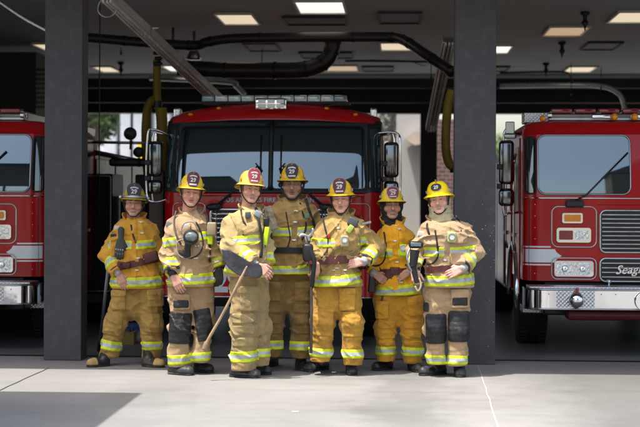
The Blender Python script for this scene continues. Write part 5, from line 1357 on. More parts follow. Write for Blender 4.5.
    V, Fq = surfnet(Dh, Gh.lo, Gh.h); cc = head_col(V, hc, hc['skin'], hc.get('hair', (.05, .035, .02)))
    Vw = (np.array(RM) @ (V*hs).T).T+np.array(C0)
    def raw(name, V, Fq, cc):
        me = bpy.data.meshes.new(name); me.from_pydata(V.tolist(), [], Fq.tolist()); me.materials.append(skinmat()); a = me.attributes.new('col', 'FLOAT_COLOR', 'POINT'); z = np.ones((len(V), 4), f32); z[:, :3] = cc; a.data.foreach_set('color', z.ravel()); o = bpy.data.objects.new(name, me); COL.objects.link(o); return o
    parts = [raw('h', Vw, Fq, cc)]
    # torso, arms and legs under the clothes
    nz = C0.z-.19; pel = Vector((mid.x, mid.y, mid.z)); nk = Vector((C0.x, C0.y+.03, nz))
    lo3 = [min(lo[i], lo2[i]) for i in range(3)]; hi3 = [max(hi[i], hi2[i]) for i in range(3)]; lo3[2] = .04; hi3[2] = C0.z
    G3 = Grid(lo3, hi3, .018); B3 = cone(G3.P, pel+Vector((0, 0, .10)), nk-Vector((0, 0, .14)), .065, .09); B3 = smin(B3, cone(G3.P, nk-Vector((0, 0, .14)), nk+Vector((0, 0, .08)), .07, .052), .04)
    for pts, ar in arms:
        B3 = smin(B3, cone(G3.P, nk-Vector((0, 0, .12)), pts[0], .07, .055), .03); B3 = smin(B3, cone(G3.P, pts[0], pts[1], .052, .044), .02)
        if len(pts) > 2: B3 = smin(B3, cone(G3.P, pts[1], pts[2], .044, .034), .02)
    for _, pts, cutz, l in Dl:
        B3 = smin(B3, cone(G3.P, pts[0], pts[1], .062, .055), .02); B3 = smin(B3, cone(G3.P, pts[1], Vector((pts[2].x, pts[2].y+.02, .21)), .055, .042), .02)
    parts.append(sdf_mesh('b', B3, G3, skinmat(), None, colfn=lambda V: np.tile(np.array(hc['skin']), (len(V), 1))))
    for pts, ar in arms:
        if 'hand' in ar:
            hd = ar['hand']; W_ = pts[-1]+(pts[-1]-pts[-2]).normalized()*hd.get('out', .03)
            pr = hand_prims(W_, hd['f'], hd['n'], hd.get('t', 1), hd.get('curl', .35), hd.get('k', 1.08), hd.get('spread', .12))
            if hd.get('glove'):
                g = hand_mesh(pr, pts[-2], W_, mat('glove', (.06, .055, .05), .8, var=.3), (.1, .1, .1), 'glove', True); g.parent = root
            else: parts.append(hand_mesh(pr, pts[-2], W_, skinmat(), hc['skin'], 'hd'))
            if hd.get('knit'):
                ax = (pts[-1]-pts[-2]).normalized(); P_ = [pts[-1]-ax*.03, pts[-1]+ax*.01, pts[-1]+ax*.035, pts[-1]+ax*.055]
                MB().add(tube(P_, [.046, .045, .040, .035], 14)).build('knit_wristlet', greyk if hd['knit'] == 1 else blackcloth, root, smooth=True)
    me = join_meshes('body', parts, root); bo = bpy.data.objects.new('body', me); COL.objects.link(bo); bo.parent = root
    # hood or chin strap
    def hm(v): return H @ (Vector(v)*hs)
    if hc.get('hood'):
        hmcol = mat('hood_'+c['key'], hc['hood'], .9, var=.2, scale=20, bump=.4)
        Gk = Grid((-.125, -.12, -.22), (.125, .14, .09), .006); Pk = Gk.P
        K = ell(Pk, (0, .020, .02), (.098, .112, .12)); K = smin(K, cone(Pk, (0, .01, -.06), (0, .02, -.17), .078, hc.get('hoodr', .088)), .04)
        face = ell(Pk, (0, -.11, -.004), (.076, .115, .108)); K = smax(K, -face, .012); K = smax(K, -(Pk[2]+.20), .01)
        K = smax(K, -(ell(Pk, (0, .0, -.0), (.072, .10, .10))), .004)
        if hc.get('lowhood'): K = smax(K, Pk[2]+.052-np.maximum(Pk[1]-.01, 0)*1.6, .012)
        mk = np.abs(K) < .03; K[mk] -= .012*(1-np.abs(2*vn(Pk[0][mk]*9, Pk[1][mk]*9, Pk[2][mk]*30, sd)-1))**3
        V, Fq = surfnet(K, Gk.lo, Gk.h); Vw = (np.array(RM) @ (V*hs).T).T+np.array(C0)
        link('hood', Vw.tolist(), [tuple(q) for q in Fq.tolist()], hmcol, root, smooth=True)
    w = hc.get('wide', 1.)
    for off, r in ((0, .0058),) if not hc.get('thick') else ((0, .0085), (.012, .007)):
        P_ = [hm((sx_*.085*w, -.01+off, .055)) for sx_ in (-1,)] + [hm((-.083*w, -.02+off, .0)), hm((-.066*w, -.035+off, -.06)), hm((-.034, -.075+off, -.106)), hm((0, -.088+off, -.119)), hm((.034, -.075+off, -.106)), hm((.066*w, -.035+off, -.06)), hm((.083*w, -.02+off, .0)), hm((.085*w, -.01+off, .055))]
        MB().add(tube(smoothpath(P_, 5), r*hs, 6)).build('chin_strap', strapm, root, smooth=True)
    helmet(root, H, hs/hd_s, c['helmet'])
    ctx = dict(L=L, s=s, onj=onj, root=root, jk=jk, tr=tr, fpatch=fpatch, lpatch=lpatch, sy=sy, jm=jm_, pm=pm_, D=D, G=G, H=H, hm=hm, bm=bm_, cloth=cloth, gr=gr, O=O, arms=arms, X=X, Y=Y, Z=Z)
    if c.get('extra'): c['extra'](ctx)
    return ctx
# ------- small add-ons shared by several coats
def cord(x, pts, r=.006, name='cord', m=None, off=.004, par=None):
    P_ = smoothpath([x['onj'](px, py, off) for px, py in pts], 5); MB().add(tube(P_, r, 7)).build(name, m or strapm, par or x['jk'], smooth=True)
def gadget(x, px, py, w, h, dpt, m, name, ang=0., off=.0, face=None, par=None):
    """small rounded device lying on the coat front, pixel centre, metres size"""
    p = x['onj'](px, py, off); root = par or x['jk']
    Mx = Matrix.Translation(p) @ Matrix.Rotation(ang, 4, 'Y')
    g = MB().add(rbox(-w/2, w/2, -dpt, .01, -h/2, h/2, min(w, h)*.18, 3), M=Mx).build(name, m, root, auto=45)
    if face:
        MB().add(ring((0, -dpt-.001, face[1]), (0, -1, 0), face[0]*.75, face[0], .006, 18), M=Mx).build('dial_ring', steel, g, auto=40)
        MB().add(cyl((0, -dpt+.002, face[1]), (0, -dpt-.004, face[1]), face[0]*.75, n=18), M=Mx).build('dial_face', face[2], g)
    return g
def clips(x, pts):
    for px, py in pts:
        p = x['onj'](px, py, .004); M_ = Matrix.Translation(p)
        MB().add(rbox(-.022, -.004, -.006, .002, -.007, .007, .002), M=M_).add(rbox(.006, .022, -.006, .002, -.007, .007, .002), M=M_).add(tube([(-.01, -.006, .004), (.012, -.008, .004), (.012, -.008, -.004), (-.01, -.006, -.004)], .002, 6), M=M_).build('clasp', steel, x['jk'])
def belt(x, px0, px1, py0, py1, w, m=leather, name='belt', off=.014):
    P0 = x['L'](px0, py0); P1 = x['L'](px1, py1); V = []; n = 26; hw = w/2/x['s']
    rows = []
    for i in range(n+1):
        px = px0+(px1-px0)*i/n; py = py0+(py1-py0)*i/n; p = x['onj'](px, py, off); q = x['onj'](px, py, off-.012)
        y = p.y; V += [(p.x, y, p.z-hw), (p.x, y, p.z+hw), (p.x, y+.016, p.z+hw), (p.x, y+.016, p.z-hw)]
    # smooth the depth
    ys = np.array([V[4*i][1] for i in range(n+1)]); ys = np.minimum(ys, np.convolve(np.pad(ys, 2, mode='edge'), np.ones(5)/5, 'valid')); ys = np.convolve(np.pad(ys, 2, mode='edge'), np.ones(5)/5, 'valid')
    V = [(v[0], ys[k//4]+(0 if k % 4 < 2 else .016), v[2]) for k, v in enumerate(V)]
    Fc = [(4*i+a, 4*i+b, 4*i+4+b, 4*i+4+a) for i in range(n) for a, b in ((1, 0), (2, 1), (3, 2), (0, 3))]+[(0, 1, 2, 3), (4*n+3, 4*n+2, 4*n+1, 4*n)]
    return link(name, V, Fc, m, x['jk'])
# ================================================================== THE CREW
def free(x, obs, name, label, cat, at_px=None):
    """a held thing: its own top-level Empty standing where the person's frame is"""
    r = x['root']; e = empty(name, r.location, TH, label, cat)
    for o in obs: o.parent = e
    return e
W3 = (0.55, .52, .48)
def extra1(x):
    fp, L, onj = x['fpatch'], x['L'], x['onj']
    fp('storm_flap', x['jm'], .006, 133, 139, 222, 276); fp('chest_pocket', x['jm'], .016, 112, 127, 236, 256)
    gadget(x, 118.5, 228, .085, .05, .006, mat('name_patch', (.5, .5, .48), .8, var=.1), 'name_patch'); gadget(x, 116, 236, .11, .04, .008, blackcloth, 'collar_mic_patch', off=.004)
    cord(x, [(131, 225), (133, 235), (136, 243)], .009, 'flashlight_strap'); gadget(x, 135.5, 241, .02, .03, .02, mat('red_clip', (.4, .02, .02), .4), 'red_clip')
    clips(x, [(141, 222), (142, 233), (138, 258), (137, 270)])
    belt(x, 120, 160, 267, 258, 7, name='truck_belt'); gadget(x, 124, 265, .13, .06, .03, leather, 'tool_pouch', ang=.15); gadget(x, 151, 257, .15, .10, .04, leather, 'radio_case', ang=-.3)
    cord(x, [(130, 264), (137, 267), (140, 262), (146, 258)], .004, 'white_lanyard', mat('rope_white', (.6, .58, .5), .8))
    x['lpatch']('thigh_pocket', x['pm'], .028, 112.5, 127, 290, 309, .04); x['lpatch']('pocket_flap', x['pm'], .036, 112, 128, 289, 296, .04)
    x['lpatch']('thigh_pocket', x['pm'], .028, 149, 164, 289, 306); x['lpatch']('pocket_flap', x['pm'], .036, 148.5, 164.5, 288, 295)
    x['lpatch']('knee_patch', x['pm'], .010, 104, 124, 313, 334, -.12, quilt=1); x['lpatch']('knee_patch', x['pm'], .010, 142, 161, 313, 334, quilt=1)
    # spare glove clipped to the chest
    W_ = onj(121, 239, .03); pr = hand_prims(W_, (-.12, -.1, -1), (0, -1, .1), -1, .25, 1.15)
    g = hand_mesh(pr, W_+Vector((0, 0, .1)), W_, mat('glove_leather', (.05, .055, .05), .7, var=.4), (.1, .1, .1), 'glove', True)
    kn = MB(); 
    for k in range(4):
        a = pr[k*4][1]; kn.add(sphere(a+Vector((0, -.012, 0)), .009, 8, 6)); b = pr[k*4+1][1]; kn.add(sphere(b+Vector((0, -.008, 0)), .007, 8, 6))
    k2 = kn.build('knuckle_guard', mat('guard_grey', (.4, .4, .38), .6), smooth=True)
    free(x, [g, k2], 'work_glove', 'dark work glove hanging on the chest of the leftmost firefighter', 'glove')
    # pry pole standing beside his leg
    p = L(109, 262, -.02); q = x['gr'](99, 352); q.z = .02
    o1 = MB().add(tube([q, q.lerp(p, .5), p], .017, 10)).build('shaft', mat('pole_grey', (.22, .24, .25), .4, .4), smooth=True)
    o2 = MB().add(cyl(q, q.lerp(p, .1), .024)).add(tube(smoothpath([p, p+Vector((.0, 0, .06)), p+Vector((.05, 0, .10))], 4), [.015]*9, 8)).build('hook', blackm)
    free(x, [o1, o2], 'pike_pole', 'slim grey pole leaning beside the leg of the leftmost firefighter', 'pole')
def extra2(x):
    fp, L, onj = x['fpatch'], x['L'], x['onj']
    fp('storm_flap', x['jm'], .006, 194, 201, 214, 275); fp('chest_pocket', x['jm'], .020, 178, 192, 222, 250)
    gadget(x, 170, 224.5, .075, .05, .006, mat('flag_patch', (.2, .22, .24), .8, var=.3), 'flag_patch', ang=.3, off=.003)
    gadget(x, 186, 227, .07, .06, .006, mat('name_patch', (.5, .5, .48), .8, var=.1), 'name_patch', off=.012)
    cord(x, [(176, 211), (174, 222), (176, 234), (181, 244)], .009, 'air_hose', mat('hose_brown', (.09, .06, .05), .5), off=.02)
    cord(x, [(196, 222), (201, 232), (203, 245), (198, 255), (188, 258), (178, 252)], .007, 'flashlight_cord', off=.014)
    cord(x, [(206, 212), (208, 222), (209, 236), (210, 262)], .012, 'air_hose', off=.012)
    gadget(x, 212, 229, .09, .13, .05, mat('radio_tan', (.33, .27, .16), .6, var=.2), 'radio_pouch'); gadget(x, 210.5, 236, .05, .16, .06, lime, 'lime_strap')
    clips(x, [(197, 246), (196, 258)])
    lp = x['lpatch']
    lp('knee_patch', blackcloth, .010, 169.5, 192, 312, 343, -.05, quilt=1); lp('knee_patch', blackcloth, .010, 196, 213, 308, 340, .18, quilt=1)
    lp('thigh_pocket', x['pm'], .026, 174, 191, 293, 309); lp('pocket_patch', blackcloth, .034, 174.5, 190, 299, 307)
    # breathing mask on his chest
    c0 = onj(191, 237, .05); mk = []
    mk.append(MB().add(lathe([(.02, -.05), (.062, -.03), (.075, .0), (.07, .02), (.045, .03)], c0, (.2, -1, .15), 20)).build('face_seal', blackp, auto=50))
    mk.append(MB().add(sphere(c0+Vector((.004, -.028, .004)), (.060, .03, .046), 18, 10)).build('visor', mat('visor_clear', (.16, .18, .19), .08, .2, var=.1, coat=1), smooth=True))
    mk.append(MB().add(cyl(c0+Vector((-.02, -.05, -.055)), c0+Vector((-.035, -.03, -.13)), .034, .028, n=14)).add(rbox(c0.x-.075, c0.x+.0, c0.y-.05, c0.y+.0, c0.z-.19, c0.z-.11, .018, 3)).build('regulator', blackp, auto=45))
    mk.append(MB().add(tube(smoothpath([c0+Vector((-.05, .01, .0)), c0+Vector((-.09, .01, .06)), c0+Vector((-.06, .0, .13)), c0+Vector((.02, .0, .14)), c0+Vector((.06, .01, .07))], 5), .007, 6)).add(tube(smoothpath([c0+Vector((-.06, .01, -.02)), c0+Vector((-.13, .0, -.05)), c0+Vector((-.12, -.01, -.16)), c0+Vector((-.05, -.01, -.2)), c0+Vector((.02, .0, -.18))], 5), .006, 6)).build('strap', mat('strap_grey', (.3, .29, .26), .7), smooth=True))
    free(x, mk, 'breathing_mask', 'clear visor breathing mask hanging on the chest of the second firefighter from the left', 'breathing mask')
def extra3(x):
    fp, L, onj = x['fpatch'], x['L'], x['onj']
    fp('chest_pocket', x['jm'], .018, 243, 259, 222, 233, ang=.25); fp('storm_flap', x['jm'], .006, 259, 265, 210, 262)
    cord(x, [(241, 210), (243, 220), (247, 228), (243, 235)], .009, 'mic_cord'); cord(x, [(256, 208), (259, 222), (262, 240), (261, 258)], .012, 'air_hose', off=.02)
    gadget(x, 248, 215, .05, .06, .04, radiog, 'shoulder_mic', off=.01); gadget(x, 258, 214, .07, .06, .03, mat('cloth_light', (.24, .26, .29), .8), 'radio_strap_end', off=.01, ang=.5)
    gadget(x, 266, 236, .045, .17, .05, lime, 'lime_flashlight', ang=.15, off=.02); gadget(x, 266, 222, .06, .08, .04, blackp, 'flashlight_head', off=.01)
    clips(x, [(262, 246), (262, 254)])
    lp = x['lpatch']
    lp('thigh_pocket', x['pm'], .030, 241, 259, 287, 310, .0); lp('pocket_flap', x['pm'], .038, 240.5, 259.5, 285, 293)
    for a, b in ((312, 322), (324, 334), (336, 345)): lp('knee_quilt', x['pm'], .012, 232, 256, a, b, .05, rr=.03)
    gadget_mat = mat('clip_silver', (.6, .6, .58), .3, .8); p = L(247, 286); 
    # axe: broad dark blade tucked under the arm, curved pale handle
    y0 = x['sy'](L(240, 262).x, L(240, 262).z)-.075
    def A(px, py, y=y0): return L(px, py, y)
    out = [(222, 249), (229, 250), (240, 256), (250, 262), (259, 264), (262, 268), (262, 275), (258, 278), (250, 276.5), (241, 276), (231, 270), (224, 261)]
    pts = [A(*p) for p in smoothpath([(a, b, 0) for a, b in out]+[(222, 249, 0)], 3)[:-1] for p in [(p[0], p[1])]]
    n = len(pts); V = []
    for k, dy in ((1.0, -.010), (.93, -.020), (.93, .020), (1.0, .010)):
        cc = sum(pts, Vector())/n
        V += [cc+(p-cc)*k+Vector((0, dy, 0)) for p in pts]
    tri = geometry.tessellate_polygon([[Vector((p.x, p.z, 0)) for p in pts]]); Fc = [tuple(i+n for i in t) for t in tri]+[tuple(i+2*n for i in reversed(t)) for t in tri]
    for a, b in ((1, 0), (0, 3), (3, 2)): Fc += [(a*n+i, b*n+i, b*n+(i+1) % n, a*n+(i+1) % n) for i in range(n)]
    o1 = link('axe_head', V, Fc, mat('axe_steel', (.06, .06, .07), .42, .5, var=.3, scale=10, dirt=(.2, .19, .17, .4), dscale=14), None)
    hp = [A(247, 266, y0-.005), A(241, 278, y0-.01), A(235, 290, y0-.01), A(228, 304, y0-.01), A(220.5, 318, y0-.01), A(213, 331, y0-.01), A(207.5, 341, y0-.01), A(204, 350, y0-.01)]
    P_ = smoothpath(hp, 5); m = len(P_); rs = [.0165-.003*math.sin(PI*i/m)+(.009 if i > m-6 else 0) for i in range(m)]
    o2 = MB().add(tube(P_, rs, 10)).build('handle', mat('axe_handle', (.33, .225, .13), .55, var=.3, scale=18, stretch=(1, 1, .2), dirt=(.1, .07, .05, .5), dscale=8), smooth=True)
    free(x, [o1, o2], 'fire_axe', 'fire axe with dark broad head and curved wooden handle under the third firefighter\'s arm', 'axe')
def extra4(x):
    fp, L, onj = x['fpatch'], x['L'], x['onj']
    fp('storm_flap', x['jm'], .006, 291, 298, 206, 268)
    lt = cloth('cloth_pale_strap', (.34, .29, .21), (.4, .35, .26), .4)
    # pale air-pack shoulder pad and folded hood on his right shoulder
    G = x['G']; D = x['D']; 
    for nm, a, off, ang in (('shoulder_pad', (266, 275, 203, 231), .008, .35),): fp(nm, lt, off, *a, ang=ang, rr=.02)
    cord(x, [(300, 203), (303, 214), (306, 226), (302, 240)], .009, 'air_hose'); cord(x, [(286, 212), (288, 224), (290, 238), (286, 250), (281, 252)], .006, 'mic_cord')
    cord(x, [(306, 199), (309, 210), (314, 224), (318, 240)], .013, 'pack_strap', off=.016)
    gadget(x, 270, 238, .05, .10, .05, blackp, 'radio', off=.01); gadget(x, 269, 231, .03, .07, .04, lime, 'lime_tag', off=.03)
    clips(x, [(296, 211), (295, 222), (294, 240)]); belt(x, 266, 314, 250, 251, 6, strapm, 'waist_belt')
    gadget(x, 307, 216, .05, .05, .03, mat('green_tag', (.1, .2, .1), .6), 'green_tag')
    lp = x['lpatch']
    lp('thigh_pocket', x['pm'], .026, 264, 281, 283, 300); lp('thigh_pocket', x['pm'], .026, 295, 312, 283, 300); lp('pocket_flap', x['pm'], .034, 263.5, 281.5, 281, 288); lp('pocket_flap', x['pm'], .034, 294.5, 312.5, 281, 288)
    for a, b in ((303, 312), (313.5, 323), (324.5, 333)):
        lp('knee_quilt', x['pm'], .012, 263, 282, a, b, rr=.025); lp('knee_quilt', x['pm'], .012, 293, 310, a, b, rr=.025)
def extra5(x):
    fp, L, onj = x['fpatch'], x['L'], x['onj']
    fp('storm_flap', x['jm'], .007, 334, 341, 222, 276); fp('chest_pocket', x['jm'], .016, 343, 358, 226, 250, ang=-.1)
    cord(x, [(322, 214), (325, 228), (328, 240), (327, 250), (321, 258)], .008, 'mic_cord'); gadget(x, 329, 236, .025, .045, .025, mat('red_clip', (.4, .02, .02), .4), 'red_clip')
    gadget(x, 353, 222, .10, .08, .05, radiog, 'shoulder_mic', ang=.4, off=.0); gadget(x, 350, 229, .05, .08, .03, mat('lime_dull', (.4, .5, .1), .5), 'lime_clip', ang=.6, off=.02)
    gadget(x, 344.5, 241, .075, .105, .05, mat('alarm_tan', (.4, .33, .2), .5, var=.2), 'alarm_device', off=.0, face=(.032, .012, dial))
    cord(x, [(356, 222), (359, 232), (360, 244), (352, 252), (338, 257)], .007, 'air_hose', mat('hose_tan', (.3, .24, .13), .6), off=.014)
    clips(x, [(338, 228), (337, 268), (345, 270), (334, 270)])
    gadget(x, 366.5, 223, .09, .022, .004, mat('sleeve_patch', (.36, .36, .34), .8, var=.2), 'sleeve_patch', ang=-.25, off=.002)
    belt(x, 318, 357, 261, 259, 8, name='truck_belt'); gadget(x, 335, 260, .06, .075, .02, mat('buckle_brown', (.15, .05, .04), .35, .2), 'buckle')
    lp = x['lpatch']
    lp('thigh_pocket', x['pm'], .026, 339, 355, 288, 310); lp('pocket_flap', x['pm'], .034, 338.5, 355.5, 287, 294); lp('knee_patch', x['pm'], .010, 313, 333, 308, 335, -.05, quilt=1); lp('knee_patch', x['pm'], .010, 342, 361, 310, 336, .05, quilt=1)
    # forcible-entry bar with black thermal camera hanging at his side
    y = x['sy'](L(314, 250).x, L(314, 250).z)-.05
    A = lambda px, py, dy=0: L(px, py, y+dy)
    o = []
    o.append(MB().add(tube([A(305, 235), A(308, 250), A(311, 270), A(311.5, 310), A(311, 353)], .015, 10)).build('shaft', mat('bar_dark', (.10, .075, .06), .45, .4, var=.3), smooth=True))
    o.append(MB().add(tube(smoothpath([A(299, 237), A(302, 235), A(307, 236), A(309, 241)], 5), .018, 8)).add(tube(smoothpath([A(307, 238), A(312, 233), A(313, 228)], 4), [.017]*8+[.008], 8)).build('claw', steel, smooth=True))
    q = A(308, 252, -.02); o.append(MB().add(rbox(q.x-.05, q.x+.05, q.y-.05, q.y+.03, q.z-.09, q.z+.08, .03, 3)).build('housing', blackp, auto=50))
    q = A(312, 262, -.03); o.append(MB().add(tube(smoothpath([A(304, 244, -.03), A(310, 250, -.05), A(314, 262, -.05), A(313, 275, -.03), A(312, 286, 0)], 5), .022, 9)).build('grip', blackr, smooth=True))
    o.append(MB().add(rbox(q.x-.03, q.x+.02, q.y-.03, q.y+.02, q.z-.02, q.z+.02, .01)).build('red_button', redlens))
    free(x, o, 'entry_bar', 'dark forcible entry bar with a black handle held beside the centre firefighter', 'pry bar')
def extra6(x):
    fp, L, onj = x['fpatch'], x['L'], x['onj']
    fp('storm_flap', x['jm'], .006, 391, 398, 224, 290)
    cord(x, [(384, 232), (386, 246), (385, 258), (381, 264), (375, 266)], .008, 'mic_cord')
    gadget(x, 403, 250, .075, .115, .045, lime, 'alarm_device', face=(.032, .02, dial))
    clips(x, [(396, 226), (395, 241), (399, 229), (397, 262), (401, 282)])
    belt(x, 378, 412, 273, 271, 6.5, name='truck_belt'); gadget(x, 395, 271, .10, .075, .02, leather, 'buckle')
    a = onj(391, 272, .03); b = L(383, 302); b.y = x['sy'](b.x, b.z)-.02; d = (b-a); 
    MB().add(([a+Vector((-.035, 0, .01)), a+Vector((.035, 0, .01)), b+Vector((.03, 0, 0)), b+Vector((-.035, 0, -.01)), a+Vector((-.035, .01, .01)), a+Vector((.035, .01, .01)), b+Vector((.03, .01, 0)), b+Vector((-.035, .01, -.01))], [(3, 2, 1, 0), (4, 5, 6, 7), (0, 1, 5, 4), (1, 2, 6, 5), (2, 3, 7, 6), (3, 0, 4, 7)])).build('hanging_belt_end', leather, x['jk'])
    gadget(x, 372, 283, .07, .18, .06, blackp, 'holster', ang=.1)
    lp = x['lpatch']
    lp('thigh_pocket', x['pm'], .024, 375, 388, 300, 318); lp('thigh_pocket', x['pm'], .026, 407, 423, 296, 315, .1); lp('pocket_flap', x['pm'], .034, 406.5, 423.5, 295, 302, .1)
    for a, b in ((320, 328), (329.5, 338), (339.5, 345)):
        lp('knee_quilt', x['pm'], .010, 377, 395, a, b, rr=.025); lp('knee_quilt', x['pm'], .010, 403, 421, a, b, rr=.025)
def extra7(x):
    fp, L, onj = x['fpatch'], x['L'], x['onj']
    fp('storm_flap', x['jm'], .006, 442, 449, 222, 276); fp('chest_pocket', x['jm'], .026, 450, 466, 232, 243, rr=.03); fp('chest_pocket', x['jm'], .018, 449, 463, 252, 264, rr=.02)
    cord(x, [(435, 230), (437, 243), (438, 256), (433, 263), (427, 264)], .008, 'mic_cord'); cord(x, [(454, 216), (460, 222), (461, 232)], .008, 'radio_cord'); cord(x, [(430, 218), (427, 226), (430, 236)], .010, 'air_hose')
    gadget(x, 451.5, 237, .085, .10, .05, mat('alarm_green', (.4, .5, .2), .45, var=.2), 'alarm_device', face=(.034, .0, dial))
    gadget(x, 422, 234, .075, .05, .006, mat('name_patch', (.5, .5, .48), .8, var=.1), 'name_patch', ang=.2); gadget(x, 452, 220.5, .09, .025, .008, blackcloth, 'shoulder_flap', ang=-.5)
    gadget(x, 453, 274.5, .02, .03, .02, mat('red_clip', (.4, .02, .02), .4), 'red_clip')
    belt(x, 426, 452, 270, 268, 6, name='truck_belt'); clips(x, [(445, 236), (445, 260)])
    lp = x['lpatch']
    lp('knee_patch', blackcloth, .011, 425, 446, 313, 343, .03, quilt=1, rr=.03); lp('knee_patch', blackcloth, .011, 447.5, 469, 310, 341, 0, quilt=1, rr=.03)
    lp('thigh_pocket', x['pm'], .028, 450, 468, 288, 307); lp('pocket_patch', blackcloth, .036, 451, 466.5, 296, 305); lp('pocket_patch', blackcloth, .02, 423, 428, 302, 311)
    gadget(x, 458, 291, .10, .02, .01, mat('clip_silver', (.6, .6, .58), .3, .8), 'gear_clip', ang=-.3) if False else None
    # black nozzle held in his right hand
    y = x['sy'](L(417, 262).x, L(417, 262).z)-.07; A = lambda px, py, dy=0: L(px, py, y+dy); o = []
    o.append(MB().add(rbox(A(416, 245).x-.07, A(416, 245).x+.07, y-.04, y+.04, A(416, 245).z-.03, A(416, 245).z+.035, .03, 3)).build('head', blackp, auto=50))
    o.append(MB().add(rbox(A(416, 245).x-.05, A(416, 245).x+.045, y-.046, y-.038, A(416, 245).z-.012, A(416, 245).z+.02, .004)).build('screen', mat('screen_teal', (.1, .16, .17), .15, var=.1)))
    o.append(MB().add(cyl(A(415, 250), A(413, 266), .045, .035, n=16)).add(cyl(A(413, 266), A(417, 283), .03, .022, n=14)).build('barrel', blackr, auto=40))
    o.append(MB().add(tube(smoothpath([A(410, 248), A(407, 256, -.03), A(409, 266, -.03), A(413, 272)], 5), .010, 7)).build('bale_handle', steel, smooth=True))
    o.append(MB().add(tube(smoothpath([A(419, 278), A(421, 285), A(418, 291), A(415, 286)], 5), .010, 7)).build('tan_strap', mat('strap_tan', (.45, .33, .2), .7), smooth=True))
    free(x, o, 'thermal_camera', 'black handheld camera with a small screen held by the rightmost firefighter', 'handheld camera')
YEL = (.80, .56, .03)
TANB = ()
